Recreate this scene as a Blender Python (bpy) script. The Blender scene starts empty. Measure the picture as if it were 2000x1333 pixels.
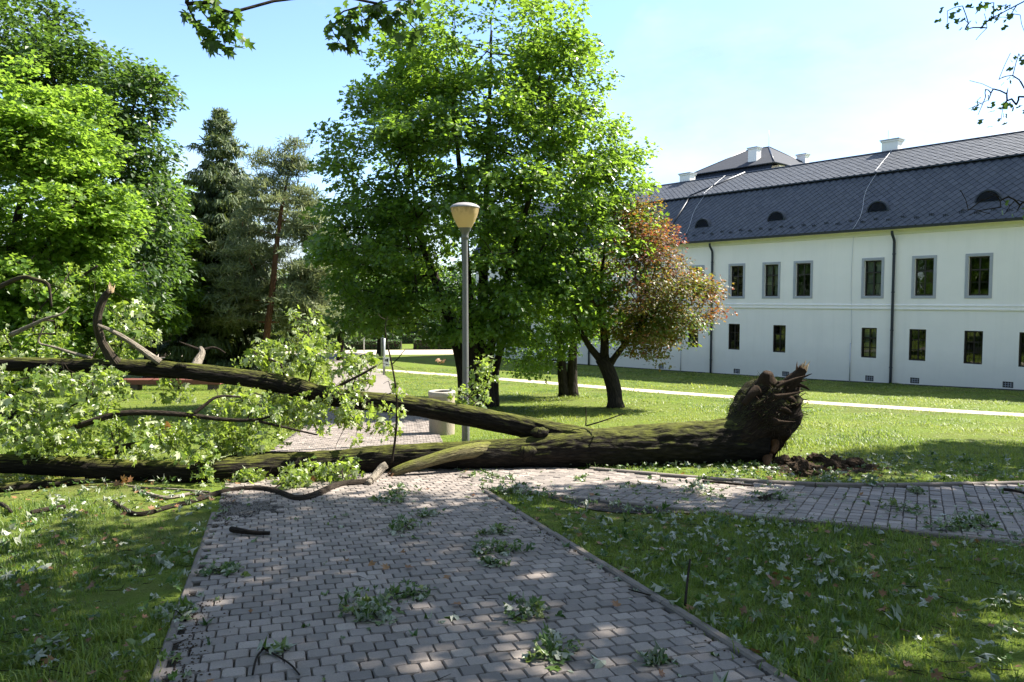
import bpy, math, random
import numpy as np
from mathutils import Vector
random.seed(7)
RNG = np.random.default_rng(11)
SC = bpy.context.scene
COL = SC.collection

# ------------------------------------------------------------------ camera
EYE = 1.65
FPX, CX, CY = 1450.0, 1000.0, 666.5          # focal length and centre in photograph pixels
PITCH = math.atan((CY - 585.0) / FPX)        # camera looks slightly down
cam = bpy.data.cameras.new("camera")
cam.sensor_width = 36.0
cam.lens = 36.0 * FPX / 2000.0
cam.clip_start = 0.05
cam.clip_end = 3000
cam_ob = bpy.data.objects.new("camera", cam)
COL.objects.link(cam_ob)
cam_ob.location = (0, 0, EYE)
cam_ob.rotation_euler = (math.pi / 2 - PITCH, 0, 0)
SC.camera = cam_ob

# ------------------------------------------------------------------ sky and sun
SUN_AZ, SUN_EL = math.radians(67), math.radians(47)
world = bpy.data.worlds.new("World")
SC.world = world
world.use_nodes = True
wn = world.node_tree
wl = wn.links
bgn = wn.nodes["Background"]
sky = wn.nodes.new("ShaderNodeTexSky")
sky.sky_type = 'NISHITA'
sky.sun_disc = False
sky.sun_elevation = SUN_EL
sky.sun_rotation = SUN_AZ
sky.air_density = 1.0
sky.dust_density = 0.5
sky.ozone_density = 0.45
tc = wn.nodes.new("ShaderNodeTexCoord")
mp = wn.nodes.new("ShaderNodeMapping")
mp.inputs['Scale'].default_value = (1.0, 1.0, 2.2)
mp.inputs['Location'].default_value = (0.382, -1.567, -1.309)
nz = wn.nodes.new("ShaderNodeTexNoise")
nz.inputs['Scale'].default_value = 1.3
nz.inputs['Detail'].default_value = 9
nz.inputs['Roughness'].default_value = 0.55
nz.inputs['Distortion'].default_value = 0.35
rp = wn.nodes.new("ShaderNodeValToRGB")
rp.color_ramp.elements[0].position = 0.44
rp.color_ramp.elements[1].position = 0.60
rp.color_ramp.elements[0].color = (0, 0, 0, 1)
rp.color_ramp.elements[1].color = (0.92, 0.92, 0.92, 1)
mxc = wn.nodes.new("ShaderNodeMix")
mxc.data_type = 'RGBA'
mxc.inputs['B'].default_value = (3.1, 3.45, 3.7, 1)
wl.new(tc.outputs['Generated'], mp.inputs['Vector'])
wl.new(mp.outputs[0], nz.inputs['Vector'])
wl.new(nz.outputs['Fac'], rp.inputs[0])
wl.new(rp.outputs[0], mxc.inputs['Factor'])
hue = wn.nodes.new("ShaderNodeMix")
hue.data_type = 'RGBA'
hue.blend_type = 'MULTIPLY'
hue.inputs['Factor'].default_value = 1.0
hue.inputs['B'].default_value = (0.74, 0.84, 1.02, 1)
wl.new(sky.outputs[0], hue.inputs['A'])
wl.new(hue.outputs['Result'], mxc.inputs['A'])
nz2 = wn.nodes.new("ShaderNodeTexNoise")
nz2.inputs['Scale'].default_value = 3.4
nz2.inputs['Detail'].default_value = 7
nz2.inputs['Roughness'].default_value = 0.6
wl.new(mp.outputs[0], nz2.inputs['Vector'])
cc = wn.nodes.new("ShaderNodeValToRGB")
cc.color_ramp.elements[0].position = 0.36
cc.color_ramp.elements[0].color = (0.50, 0.62, 0.74, 1)
cc.color_ramp.elements[1].position = 0.62
cc.color_ramp.elements[1].color = (0.96, 1.0, 1.0, 1)
csc = wn.nodes.new("ShaderNodeMix")
csc.data_type = 'RGBA'
csc.blend_type = 'MULTIPLY'
csc.inputs['Factor'].default_value = 1.0
csc.inputs['B'].default_value = (3.2, 3.2, 3.2, 1)
wl.new(nz2.outputs['Fac'], cc.inputs[0])
wl.new(cc.outputs[0], csc.inputs['A'])
wl.new(csc.outputs['Result'], mxc.inputs['B'])
wl.new(mxc.outputs['Result'], bgn.inputs['Color'])
bgn.inputs['Strength'].default_value = 0.10

sd = bpy.data.lights.new("sun", 'SUN')
sd.energy = 5.0
sd.angle = math.radians(0.53)
sd.color = (1.0, 0.94, 0.83)
sun_ob = bpy.data.objects.new("sun", sd)
COL.objects.link(sun_ob)
SDIR = Vector((math.sin(SUN_AZ) * math.cos(SUN_EL), math.cos(SUN_AZ) * math.cos(SUN_EL), math.sin(SUN_EL)))
sun_ob.rotation_euler = SDIR.to_track_quat('Z', 'Y').to_euler()
sun_ob.location = (30, 15, 30)

SC.view_settings.view_transform = 'Standard'
SC.view_settings.look = 'None'
SC.view_settings.gamma = 1.0
SC.view_settings.use_curve_mapping = False
SC.view_settings.exposure = 1.84
SC.cycles.max_bounces = 7
SC.cycles.diffuse_bounces = 3
SC.cycles.glossy_bounces = 3
SC.cycles.transmission_bounces = 4
SC.cycles.transparent_max_bounces = 8
SC.cycles.sample_clamp_indirect = 6.0

# ------------------------------------------------------------------ helpers: the lie of the land, pixels to places
_ys = np.linspace(-80, 900, 9801)
_sl = np.interp(_ys, [-80, -10, 18, 42, 75, 900], [0, 0.076, 0.076, 0.030, 0.0, 0.0])
_zs = -np.concatenate([[0], np.cumsum((_sl[1:] + _sl[:-1]) / 2 * np.diff(_ys))])
_zs -= np.interp(0, _ys, _zs)


def tz(y):
    return np.interp(y, _ys, _zs)


def ray(px, py):
    r, u = (px - CX) / FPX, -(py - CY) / FPX
    return np.array([r, math.cos(PITCH) + u * math.sin(PITCH), -math.sin(PITCH) + u * math.cos(PITCH)])


def at(px, py, Y):
    d = ray(px, py)
    p = d * (Y / d[1])
    p[2] += EYE
    return p


def G(px, py):
    d = ray(px, py)
    lo, hi = 1.0, 300.0
    for _ in range(60):
        m = (lo + hi) / 2
        z = EYE + d[2] / d[1] * m
        if z > tz(m):
            lo = m
        else:
            hi = m
    p = d * (lo / d[1])
    return np.array([p[0], lo, float(tz(lo))])


def pxm(Y):
    return Y / FPX                                # metres for one photograph pixel at distance Y


def vn(p, seed=0):
    """value noise on an (n,3) array, -1..1"""
    p = np.asarray(p, float)
    i = np.floor(p).astype(np.int64)
    f = p - i
    f = f * f * (3 - 2 * f)

    def h(a, b, c):
        n = (a * 374761393 + b * 668265263 + c * 1274126177 + seed * 974711) & 0xFFFFFFFF
        n = ((n ^ (n >> 13)) * 1274126177) & 0xFFFFFFFF
        n = n ^ (n >> 16)
        return (n & 0xFFFF) / 32767.5 - 1
    x, y, z = i[:, 0], i[:, 1], i[:, 2]
    fx, fy, fz = f[:, 0], f[:, 1], f[:, 2]
    r = 0
    for a in (0, 1):
        for b in (0, 1):
            for c in (0, 1):
                w = (fx if a else 1 - fx) * (fy if b else 1 - fy) * (fz if c else 1 - fz)
                r = r + w * h(x + a, y + b, z + c)
    return r


def fbm(p, oct=3, seed=0):
    p = np.asarray(p, float)
    r, a = 0, 1.0
    for k in range(oct):
        r = r + a * vn(p * 2 ** k, seed + k)
        a *= 0.5
    return r


def unit(a):
    a = np.asarray(a, float)
    return a / np.maximum(np.linalg.norm(a, axis=-1, keepdims=True), 1e-9)


class MB:
    """collects geometry; build() links it as ONE mesh object"""

    def __init__(self):
        self.v, self.t, self.b, self.f, self.n = [], [], [], [], 0
        self.mi = []

    def add(self, v, faces, tint=0.5, buv=None, mi=0):
        v = np.asarray(v, float).reshape(-1, 3)
        self.v.append(v)
        t = np.full(len(v), tint) if np.isscalar(tint) else np.asarray(tint)
        self.t.append(t)
        self.b.append(np.zeros((len(v), 2)) if buv is None else np.asarray(buv, float))
        for fa in (faces if isinstance(faces, list) and len(faces) and isinstance(faces[0], np.ndarray) else [np.asarray(faces)]):
            if len(fa):
                self.f.append(fa.astype(np.int64) + self.n)
                self.mi.append(mi)
        self.n += len(v)
        return self

    def box(self, lo, hi, tint=0.5, mi=0):
        (x0, y0, z0), (x1, y1, z1) = lo, hi
        v = [(x0, y0, z0), (x1, y0, z0), (x1, y1, z0), (x0, y1, z0), (x0, y0, z1), (x1, y0, z1), (x1, y1, z1), (x0, y1, z1)]
        f = np.array([(0, 3, 2, 1), (4, 5, 6, 7), (0, 1, 5, 4), (1, 2, 6, 5), (2, 3, 7, 6), (3, 0, 4, 7)])
        return self.add(v, f, tint, mi=mi)

    def quad(self, a, b, c, d, tint=0.5, mi=0):
        return self.add([a, b, c, d], np.array([(0, 1, 2, 3)]), tint, mi=mi)

    def tube(self, pts, rad, seg=8, tint=0.5, cap=True, bump=None, squash=None):
        pts = np.asarray(pts, float)
        n = len(pts)
        rad = np.broadcast_to(np.asarray(rad, float), (n,)).copy()
        tg = np.gradient(pts, axis=0)
        tg = unit(tg)
        up = np.array([0.0, 0.0, 1.0]) if abs(tg[0][2]) < 0.9 else np.array([1.0, 0, 0])
        N = np.zeros((n, 3))
        x = unit(np.cross(up, tg[0]))
        for i in range(n):
            x = x - tg[i] * np.dot(x, tg[i])
            x = unit(x)
            N[i] = x
        B = np.cross(tg, N)
        a = np.linspace(0, 2 * math.pi, seg + 1)
        L = np.concatenate([[0], np.cumsum(np.linalg.norm(np.diff(pts, axis=0), axis=1))])
        ca, sa = np.cos(a), np.sin(a)
        R = np.repeat(rad[:, None], seg + 1, 1)
        if bump is not None:
            R = R * bump(np.repeat(L[:, None], seg + 1, 1), np.repeat(a[None, :], n, 0))
        V = pts[:, None, :] + R[..., None] * (N[:, None, :] * ca[None, :, None] + B[:, None, :] * sa[None, :, None])
        buv = np.stack([np.repeat((a / (2 * math.pi))[None, :], n, 0) * (2 * math.pi * np.mean(rad)), np.repeat(L[:, None], seg + 1, 1)], -1)
        idx = np.arange(n * (seg + 1)).reshape(n, seg + 1)
        F = np.stack([idx[:-1, :-1], idx[:-1, 1:], idx[1:, 1:], idx[1:, :-1]], -1).reshape(-1, 4)
        fs = [F]
        V = V.reshape(-1, 3)
        buv = buv.reshape(-1, 2)
        if cap:
            c = len(V)
            V = np.vstack([V, pts[0], pts[-1]])
            buv = np.vstack([buv, buv[0], buv[-1]])
            f0 = np.stack([idx[0, 1:], idx[0, :-1], np.full(seg, c)], -1)
            f1 = np.stack([idx[-1, :-1], idx[-1, 1:], np.full(seg, c + 1)], -1)
            fs += [f0, f1]
        return self.add(V, fs, tint, buv)

    def lathe(self, prof, seg=24, c=(0, 0, 0), tint=0.5):
        prof = np.asarray(prof, float)
        a = np.linspace(0, 2 * math.pi, seg, endpoint=False)
        V = np.stack([prof[:, None, 0] * np.cos(a)[None], prof[:, None, 0] * np.sin(a)[None], np.repeat(prof[:, None, 1], seg, 1)], -1) + np.asarray(c)
        idx = np.arange(len(prof) * seg).reshape(len(prof), seg)
        nx = np.roll(idx, -1, 1)
        F = np.stack([idx[:-1], nx[:-1], nx[1:], idx[1:]], -1).reshape(-1, 4)
        return self.add(V.reshape(-1, 3), F, tint)

    def scatter(self, tmpl, pos, nrm, dr, size, tint):
        """copies of a leaf template: tmpl=(verts, faces)"""
        tv, tf = tmpl
        n = len(pos)
        if n == 0:
            return self
        nrm = unit(nrm)
        dr = unit(dr - nrm * np.sum(dr * nrm, 1, keepdims=True))
        sd_ = np.cross(dr, nrm)
        size = np.broadcast_to(size, (n,))
        V = pos[:, None, :] + size[:, None, None] * (tv[None, :, 0:1] * sd_[:, None, :] + tv[None, :, 1:2] * dr[:, None, :] + tv[None, :, 2:3] * nrm[:, None, :])
        F = (tf[None] + (np.arange(n) * len(tv))[:, None, None]).reshape(-1, tf.shape[1])
        T = np.repeat(np.broadcast_to(tint, (n,)), len(tv))
        self.add(V.reshape(-1, 3), F, T)
        return self

    def mesh(self, name, mats, smooth=True, origin=None):
        v = np.concatenate(self.v) if self.v else np.zeros((0, 3))
        if origin is not None:
            v = v - np.asarray(origin)
        me = bpy.data.meshes.new(name)
        me.vertices.add(len(v))
        me.vertices.foreach_set("co", v.astype(np.float32).ravel())
        tot = np.concatenate([np.full(len(f), f.shape[1]) for f in self.f])
        lv = np.concatenate([f.ravel() for f in self.f])
        me.loops.add(len(lv))
        me.loops.foreach_set("vertex_index", lv.astype(np.int32))
        me.polygons.add(len(tot))
        st = np.concatenate([[0], np.cumsum(tot)[:-1]])
        me.polygons.foreach_set("loop_start", st.astype(np.int32))
        me.polygons.foreach_set("loop_total", tot.astype(np.int32))
        if any(self.mi):
            me.polygons.foreach_set("material_index", np.concatenate([np.full(len(f), m) for f, m in zip(self.f, self.mi)]).astype(np.int32))
        me.polygons.foreach_set("use_smooth", np.full(len(tot), bool(smooth)))
        a = me.attributes.new("tint", 'FLOAT', 'POINT')
        a.data.foreach_set("value", np.concatenate(self.t).astype(np.float32))
        b = me.attributes.new("buv", 'FLOAT2', 'POINT')
        b.data.foreach_set("vector", np.concatenate(self.b).astype(np.float32).ravel())
        for m in (mats if isinstance(mats, (list, tuple)) else [mats]):
            me.materials.append(m)
        me.update(calc_edges=True)
        me.validate()
        return me

    def build(self, name, mats, parent=None, smooth=True, origin=None, loc=None):
        if parent is not None and origin is None:
            origin = tuple(parent.location)
        me = self.mesh(name, mats, smooth, origin if parent is not None else (origin if origin is not None else None))
        o = bpy.data.objects.new(name, me)
        COL.objects.link(o)
        if parent is not None:
            o.parent = parent
        elif origin is not None:
            o.location = origin
        if loc is not None:
            o.location = loc
        return o


def child(o, parent):
    o.parent = parent
    return o


def tag(o, label=None, cat=None, group=None, kind=None):
    if label:
        o["label"] = label
    if cat:
        o["category"] = cat
    if group:
        o["group"] = group
    if kind:
        o["kind"] = kind
    return o


def thing(name, label, cat, loc=(0, 0, 0), rz=0.0, group=None):
    o = bpy.data.objects.new(name, None)
    COL.objects.link(o)
    o.location = tuple(float(q) for q in loc)
    o.rotation_euler = (0, 0, rz)
    o.empty_display_size = 0.2
    return tag(o, label, cat, group)



# ------------------------------------------------------------------ materials
def nodes(name):
    m = bpy.data.materials.new(name)
    m.use_nodes = True
    t = m.node_tree
    return m, t, t.nodes, t.links, t.nodes["Principled BSDF"]


def N_(t, kind, **kw):
    n = t.nodes.new(kind)
    for k, v in kw.items():
        if k in n.inputs.keys():
            n.inputs[k].default_value = v
        else:
            setattr(n, k, v)
    return n


def ramp(t, fac, stops):
    r = t.nodes.new("ShaderNodeValToRGB")
    e = r.color_ramp.elements
    while len(e) < len(stops):
        e.new(0.5)
    for el, (p, c) in zip(e, stops):
        el.position = p
        el.color = (*c, 1) if len(c) == 3 else c
    t.links.new(fac, r.inputs[0])
    return r.outputs[0]


def mixc(t, fac, a, b):
    m = t.nodes.new("ShaderNodeMix")
    m.data_type = 'RGBA'
    for s, v in (('Factor', fac), ('A', a), ('B', b)):
        if hasattr(v, 'is_linked'):
            t.links.new(v, m.inputs[s])
        else:
            m.inputs[s].default_value = v if s == 'Factor' else (*v, 1)
    return m.outputs['Result']


def math_(t, op, a, b=None, clamp=False):
    m = t.nodes.new("ShaderNodeMath")
    m.operation = op
    m.use_clamp = clamp
    for i, v in enumerate((a, b)):
        if v is None:
            continue
        if hasattr(v, 'is_linked'):
            t.links.new(v, m.inputs[i])
        else:
            m.inputs[i].default_value = v
    return m.outputs[0]


def noise(t, vec, scale, detail=4, rough=0.55, dist=0.0):
    n = t.nodes.new("ShaderNodeTexNoise")
    n.inputs['Scale'].default_value = scale
    n.inputs['Detail'].default_value = detail
    n.inputs['Roughness'].default_value = rough
    n.inputs['Distortion'].default_value = dist
    if vec is not None:
        t.links.new(vec, n.inputs['Vector'])
    return n.outputs['Fac']


def pos(t):
    return t.nodes.new("ShaderNodeNewGeometry").outputs['Position']


def objc(t):
    return t.nodes.new("ShaderNodeTexCoord").outputs['Object']


def attr(t, name, out='Fac'):
    a = t.nodes.new("ShaderNodeAttribute")
    a.attribute_name = name
    return a.outputs[out]


def vscale(t, vec, s):
    m = t.nodes.new("ShaderNodeMapping")
    m.inputs['Scale'].default_value = s
    t.links.new(vec, m.inputs['Vector'])
    return m.outputs[0]


def bump(t, h, strength=0.5, dist=0.02):
    b = t.nodes.new("ShaderNodeBump")
    b.inputs['Strength'].default_value = strength
    b.inputs['Distance'].default_value = dist
    t.links.new(h, b.inputs['Height'])
    return b.outputs[0]


def leaf_mat(name, dark, mid, light, trans, tfac=0.45, rough=0.42, back=None, tramp=None):
    """leaf: tint runs dark..light; light passing through is 'trans'"""
    m, t, n, l, p = nodes(name)
    tint = attr(t, "tint")
    c = ramp(t, tint, [(0.0, dark), (0.5, mid), (1.0, light)])
    if back is not None:
        g = t.nodes.new("ShaderNodeNewGeometry")
        c = mixc(t, g.outputs['Backfacing'], c, back)
    l.new(c, p.inputs['Base Color'])
    p.inputs['Roughness'].default_value = rough
    tr = t.nodes.new("ShaderNodeBsdfTranslucent")
    tc_ = mixc(t, tint, tuple(q * 0.7 for q in trans), tuple(min(1, q * 1.25) for q in trans))
    if tramp is not None:
        tc_ = ramp(t, tint, [(0.0, tramp[0]), (0.5, tramp[1]), (1.0, tramp[2])])
    l.new(tc_, tr.inputs['Color'])
    mx = t.nodes.new("ShaderNodeMixShader")
    mx.inputs[0].default_value = tfac
    l.new(p.outputs[0], mx.inputs[1])
    l.new(tr.outputs[0], mx.inputs[2])
    l.new(mx.outputs[0], n["Material Output"].inputs['Surface'])
    return m


def bark_mat(name, dark, light, moss=None, scale=1.0, mossamt=0.5, bstr=0.9):
    m, t, n, l, p = nodes(name)
    uv = attr(t, "buv", 'Vector')
    ob = objc(t)
    v = vscale(t, uv, (26 * scale, 5 * scale, 1))
    a = noise(t, v, 1.0, 5, 0.6, 0.6)
    w = N_(t, "ShaderNodeTexVoronoi", feature='DISTANCE_TO_EDGE')
    w.inputs['Scale'].default_value = 1.0
    l.new(vscale(t, uv, (18 * scale, 3.2 * scale, 1)), w.inputs['Vector'])
    h = math_(t, 'ADD', a, math_(t, 'MULTIPLY', w.outputs['Distance'], 0.9))
    c = ramp(t, h, [(0.35, dark), (0.9, light)])
    big = noise(t, ob, 2.2, 3)
    c = mixc(t, math_(t, 'MULTIPLY', big, 0.45), c, tuple(q * 0.55 for q in light))
    if moss is not None:
        g = t.nodes.new("ShaderNodeNewGeometry")
        sx = t.nodes.new("ShaderNodeSeparateXYZ")
        l.new(g.outputs['Normal'], sx.inputs[0])
        k = math_(t, 'ADD', sx.outputs['Z'], math_(t, 'MULTIPLY', noise(t, ob, 5.5, 6, 0.7), 1.3))
        k = math_(t, 'ADD', k, math_(t, 'MULTIPLY', math_(t, 'SUBTRACT', h, 0.4), 1.1))
        mk = t.nodes.new("ShaderNodeMapRange")
        mk.inputs[1].default_value = 1.45 - mossamt
        mk.inputs[2].default_value = 2.35 - mossamt
        l.new(k, mk.inputs[0])
        fine = noise(t, ob, 60, 3)
        mc = mixc(t, fine, tuple(q * 0.5 for q in moss), tuple(q * 1.35 for q in moss))
        c = mixc(t, mk.outputs[0], c, mc)
    l.new(c, p.inputs['Base Color'])
    p.inputs['Roughness'].default_value = 0.95
    p.inputs['Specular IOR Level'].default_value = 0.15
    l.new(bump(t, h, bstr, 0.03), p.inputs['Normal'])
    return m


def plain(name, col, rough=0.7, var=0.12, scale=6.0, bstr=0.15, metal=0.0, spec=0.4, coord='obj', bdist=0.01):
    """painted / cast surface with faint mottling and grain"""
    m, t, n, l, p = nodes(name)
    v = objc(t) if coord == 'obj' else pos(t)
    a = noise(t, v, scale, 6, 0.6)
    b = noise(t, v, scale * 11, 3, 0.6)
    c = mixc(t, a, tuple(q * (1 - var) for q in col), tuple(min(1, q * (1 + var)) for q in col))
    l.new(c, p.inputs['Base Color'])
    p.inputs['Roughness'].default_value = rough
    p.inputs['Metallic'].default_value = metal
    p.inputs['Specular IOR Level'].default_value = spec
    l.new(bump(t, b, bstr, bdist), p.inputs['Normal'])
    return m


M = {}
# ground under the grass: soil and short turf
m, t, n, l, p = nodes("turf_ground")
v = pos(t)
a = noise(t, v, 0.35, 5, 0.6)
b = noise(t, v, 4.0, 6, 0.65)
c_ = noise(t, v, 38, 4, 0.7)
g1 = mixc(t, b, (0.090, 0.130, 0.020), (0.20, 0.27, 0.040))
g1 = mixc(t, c_, mixc(t, 0.5, g1, (0.03, 0.05, 0.01)), g1)
soil = mixc(t, c_, (0.045, 0.034, 0.022), (0.13, 0.10, 0.065))
k = ramp(t, math_(t, 'ADD', math_(t, 'MULTIPLY', a, 0.6), math_(t, 'MULTIPLY', b, 0.5)), [(0.50, (0, 0, 0)), (0.68, (1, 1, 1))])
l.new(mixc(t, math_(t, 'MULTIPLY', k, 0.55), g1, soil), p.inputs['Base Color'])
p.inputs['Roughness'].default_value = 1.0
p.inputs['Specular IOR Level'].default_value = 0.1
l.new(bump(t, c_, 0.9, 0.04), p.inputs['Normal'])
M['turf'] = m
# bare soil
m, t, n, l, p = nodes("soil")
v = pos(t)
a = noise(t, v, 9, 6, 0.7)
b = noise(t, v, 60, 4, 0.7)
l.new(mixc(t, b, mixc(t, a, (0.020, 0.014, 0.010), (0.048, 0.033, 0.022)), (0.085, 0.058, 0.038)), p.inputs['Base Color'])
p.inputs['Roughness'].default_value = 1.0
p.inputs['Specular IOR Level'].default_value = 0.1
l.new(bump(t, math_(t, 'ADD', a, math_(t, 'MULTIPLY', b, 0.5)), 1.0, 0.05), p.inputs['Normal'])
M['soil'] = m


def paver_mat(name, byobj):
    m, t, n, l, p = nodes(name)
    v = pos(t)
    r = t.nodes.new("ShaderNodeObjectInfo").outputs['Random'] if byobj else attr(t, "tint")
    c = ramp(t, r, [(0.0, (0.150, 0.128, 0.112)), (0.3, (0.215, 0.184, 0.162)), (0.7, (0.270, 0.225, 0.195)), (1.0, (0.345, 0.295, 0.258))])
    a = noise(t, v, 2.2, 5, 0.6)
    b = noise(t, v, 130, 3, 0.7)
    d = noise(t, v, 17, 4, 0.6)
    c = mixc(t, math_(t, 'MULTIPLY', ramp(t, a, [(0.4, (0, 0, 0)), (0.68, (1, 1, 1))]), 0.45), c, (0.14, 0.115, 0.10))
    c = mixc(t, math_(t, 'MULTIPLY', ramp(t, b, [(0.42, (1, 1, 1)), (0.6, (0, 0, 0))]), 0.35), c, (0.10, 0.09, 0.085))
    c = mixc(t, math_(t, 'MULTIPLY', ramp(t, d, [(0.55, (0, 0, 0)), (0.75, (1, 1, 1))]), 0.25), c, (0.33, 0.28, 0.25))
    l.new(c, p.inputs['Base Color'])
    p.inputs['Roughness'].default_value = 0.72
    p.inputs['Specular IOR Level'].default_value = 0.45
    l.new(bump(t, math_(t, 'ADD', b, math_(t, 'MULTIPLY', d, 0.8)), 0.45, 0.006), p.inputs['Normal'])
    return m


M['paver'] = paver_mat("paver_concrete", True)
M['paver_f'] = paver_mat("paver_concrete_field", False)
M['joint'] = plain("joint_sand", (0.052, 0.046, 0.038), 1.0, 0.4, 30, 0.6, spec=0.1, coord='pos')
M['gravel'] = plain("pale_gravel", (0.46, 0.39, 0.31), 1.0, 0.25, 3, 0.7, spec=0.2, coord='pos', bdist=0.02)
M['grit'] = plain("dark_grit", (0.075, 0.066, 0.06), 1.0, 0.5, 25, 0.9, spec=0.3, coord='pos', bdist=0.03)
M['kerb'] = plain("kerb_concrete", (0.17, 0.145, 0.125), 0.9, 0.35, 8, 0.5, coord='pos')
M['wall'] = plain("lime_plaster", (0.88, 0.835, 0.775), 0.92, 0.035, 1.3, 0.10, spec=0.2, bdist=0.01)
# weathering of the plaster: damp foot of the wall, faint run-off streaks
wm = M['wall']
t = wm.node_tree
l = t.links
pb = t.nodes["Principled BSDF"]
base_ = pb.inputs['Base Color'].links[0].from_socket
ob = objc(t)
sx = t.nodes.new("ShaderNodeSeparateXYZ")
l.new(ob, sx.inputs[0])
ft = t.nodes.new("ShaderNodeMapRange")
ft.inputs[1].default_value = 1.3
ft.inputs[2].default_value = -0.2
l.new(math_(t, 'ADD', sx.outputs['Z'], math_(t, 'MULTIPLY', noise(t, ob, 1.7, 5, 0.6), -0.9)), ft.inputs[0])
stk = ramp(t, noise(t, vscale(t, ob, (2.6, 1, 0.12)), 1.0, 5, 0.65), [(0.50, (0, 0, 0)), (0.80, (1, 1, 1))])
pat = ramp(t, noise(t, ob, 0.45, 5, 0.6), [(0.42, (0, 0, 0)), (0.70, (1, 1, 1))])
c_ = mixc(t, math_(t, 'MULTIPLY', ft.outputs[0], 0.38), base_, (0.50, 0.48, 0.42))
c_ = mixc(t, math_(t, 'MULTIPLY', stk, 0.20), c_, (0.60, 0.58, 0.53))
c_ = mixc(t, math_(t, 'MULTIPLY', pat, 0.16), c_, (0.66, 0.65, 0.62))
l.new(c_, pb.inputs['Base Color'])
M['cove'] = plain("cove_plaster", (0.70, 0.69, 0.58), 0.92, 0.08, 2.0, 0.2, spec=0.2)
M['stone'] = plain("grey_stone_surround", (0.36, 0.37, 0.40), 0.85, 0.15, 5, 0.3)
M['sash'] = plain("dark_brown_sash", (0.022, 0.017, 0.014), 0.5, 0.2, 10, 0.1)
M['metal'] = plain("dark_sheet_metal", (0.030, 0.036, 0.048), 0.42, 0.2, 4, 0.1, metal=0.3)
M['plinth'] = plain("dark_plinth", (0.05, 0.05, 0.052), 0.9, 0.3, 6, 0.3)
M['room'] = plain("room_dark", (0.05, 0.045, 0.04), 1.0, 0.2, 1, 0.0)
M['curtain'] = plain("curtain_cloth", (0.42, 0.44, 0.40), 1.0, 0.3, 9, 0.3)
M['wire'] = plain("galvanised_wire", (0.55, 0.56, 0.58), 0.5, 0.1, 9, 0.1, metal=0.4)
M['vent'] = plain("vent_grille", (0.05, 0.052, 0.055), 0.6, 0.2, 9, 0.1)


def shingle_mat(name, byobj):
    m, t, n, l, p = nodes(name)
    r = t.nodes.new("ShaderNodeObjectInfo").outputs['Random'] if byobj else attr(t, "tint")
    c = ramp(t, r, [(0.0, (0.046, 0.054, 0.070)), (1.0, (0.076, 0.084, 0.102))])
    a = noise(t, objc(t), 1.1, 4)
    c = mixc(t, math_(t, 'MULTIPLY', a, 0.5), c, (0.084, 0.090, 0.102))
    l.new(c, p.inputs['Base Color'])
    p.inputs['Roughness'].default_value = 0.6
    p.inputs['Specular IOR Level'].default_value = 0.4
    l.new(bump(t, noise(t, objc(t), 40, 3), 0.15, 0.01), p.inputs['Normal'])
    return m


M['shingle'] = shingle_mat("roof_shingle", True)
M['shingle_f'] = shingle_mat("roof_shingle_field", False)
# window glass: mirror-like film over clear dark glass
m, t, n, l, p = nodes("window_glass")
gl = N_(t, "ShaderNodeBsdfGlossy", Roughness=0.02)
gl.inputs['Color'].default_value = (0.85, 0.9, 0.88, 1)
trn = t.nodes.new("ShaderNodeBsdfTransparent")
trn.inputs['Color'].default_value = (0.62, 0.68, 0.64, 1)
fr = N_(t, "ShaderNodeFresnel", IOR=1.5)
l.new(bump(t, noise(t, objc(t), 2.5, 2), 0.06, 0.02), gl.inputs['Normal'])
mx = t.nodes.new("ShaderNodeMixShader")
l.new(math_(t, 'ADD', fr.outputs[0], 0.05), mx.inputs[0])
l.new(trn.outputs[0], mx.inputs[1])
l.new(gl.outputs[0], mx.inputs[2])
l.new(mx.outputs[0], n["Material Output"].inputs['Surface'])
M['glass'] = m

M['bark_fallen'] = bark_mat("fallen_bark", (0.004, 0.0035, 0.003), (0.026, 0.021, 0.016), (0.105, 0.115, 0.018), 1.35, 0.14)
M['bark_limb'] = bark_mat("limb_bark", (0.014, 0.011, 0.008), (0.085, 0.068, 0.050), (0.095, 0.105, 0.018), 1.5, 0.10)
M['bark_branch'] = bark_mat("branch_bark", (0.012, 0.009, 0.007), (0.050, 0.038, 0.028), None, 2.5)
M['bark_pale'] = bark_mat("pale_branch_bark", (0.10, 0.085, 0.065), (0.30, 0.26, 0.21), None, 2.5)
M['bark_green'] = bark_mat("greenish_branch_bark", (0.05, 0.045, 0.022), (0.22, 0.19, 0.10), (0.15, 0.16, 0.03), 2.0, 0.35)
M['bark_tree'] = bark_mat("standing_bark", (0.012, 0.010, 0.008), (0.055, 0.045, 0.036), None, 1.2)
M['bark_pine'] = bark_mat("pine_bark", (0.07, 0.035, 0.022), (0.24, 0.12, 0.075), None, 1.2)
M['wood_raw'] = plain("torn_raw_wood", (0.55, 0.40, 0.24), 0.9, 0.3, 20, 0.6)
M['wood_rot'] = plain("torn_brown_wood", (0.16, 0.085, 0.045), 0.95, 0.4, 14, 0.9, spec=0.1, bdist=0.03)
M['root'] = plain("root_bark", (0.045, 0.030, 0.020), 0.95, 0.5, 12, 0.9, spec=0.1, bdist=0.03)

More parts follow.
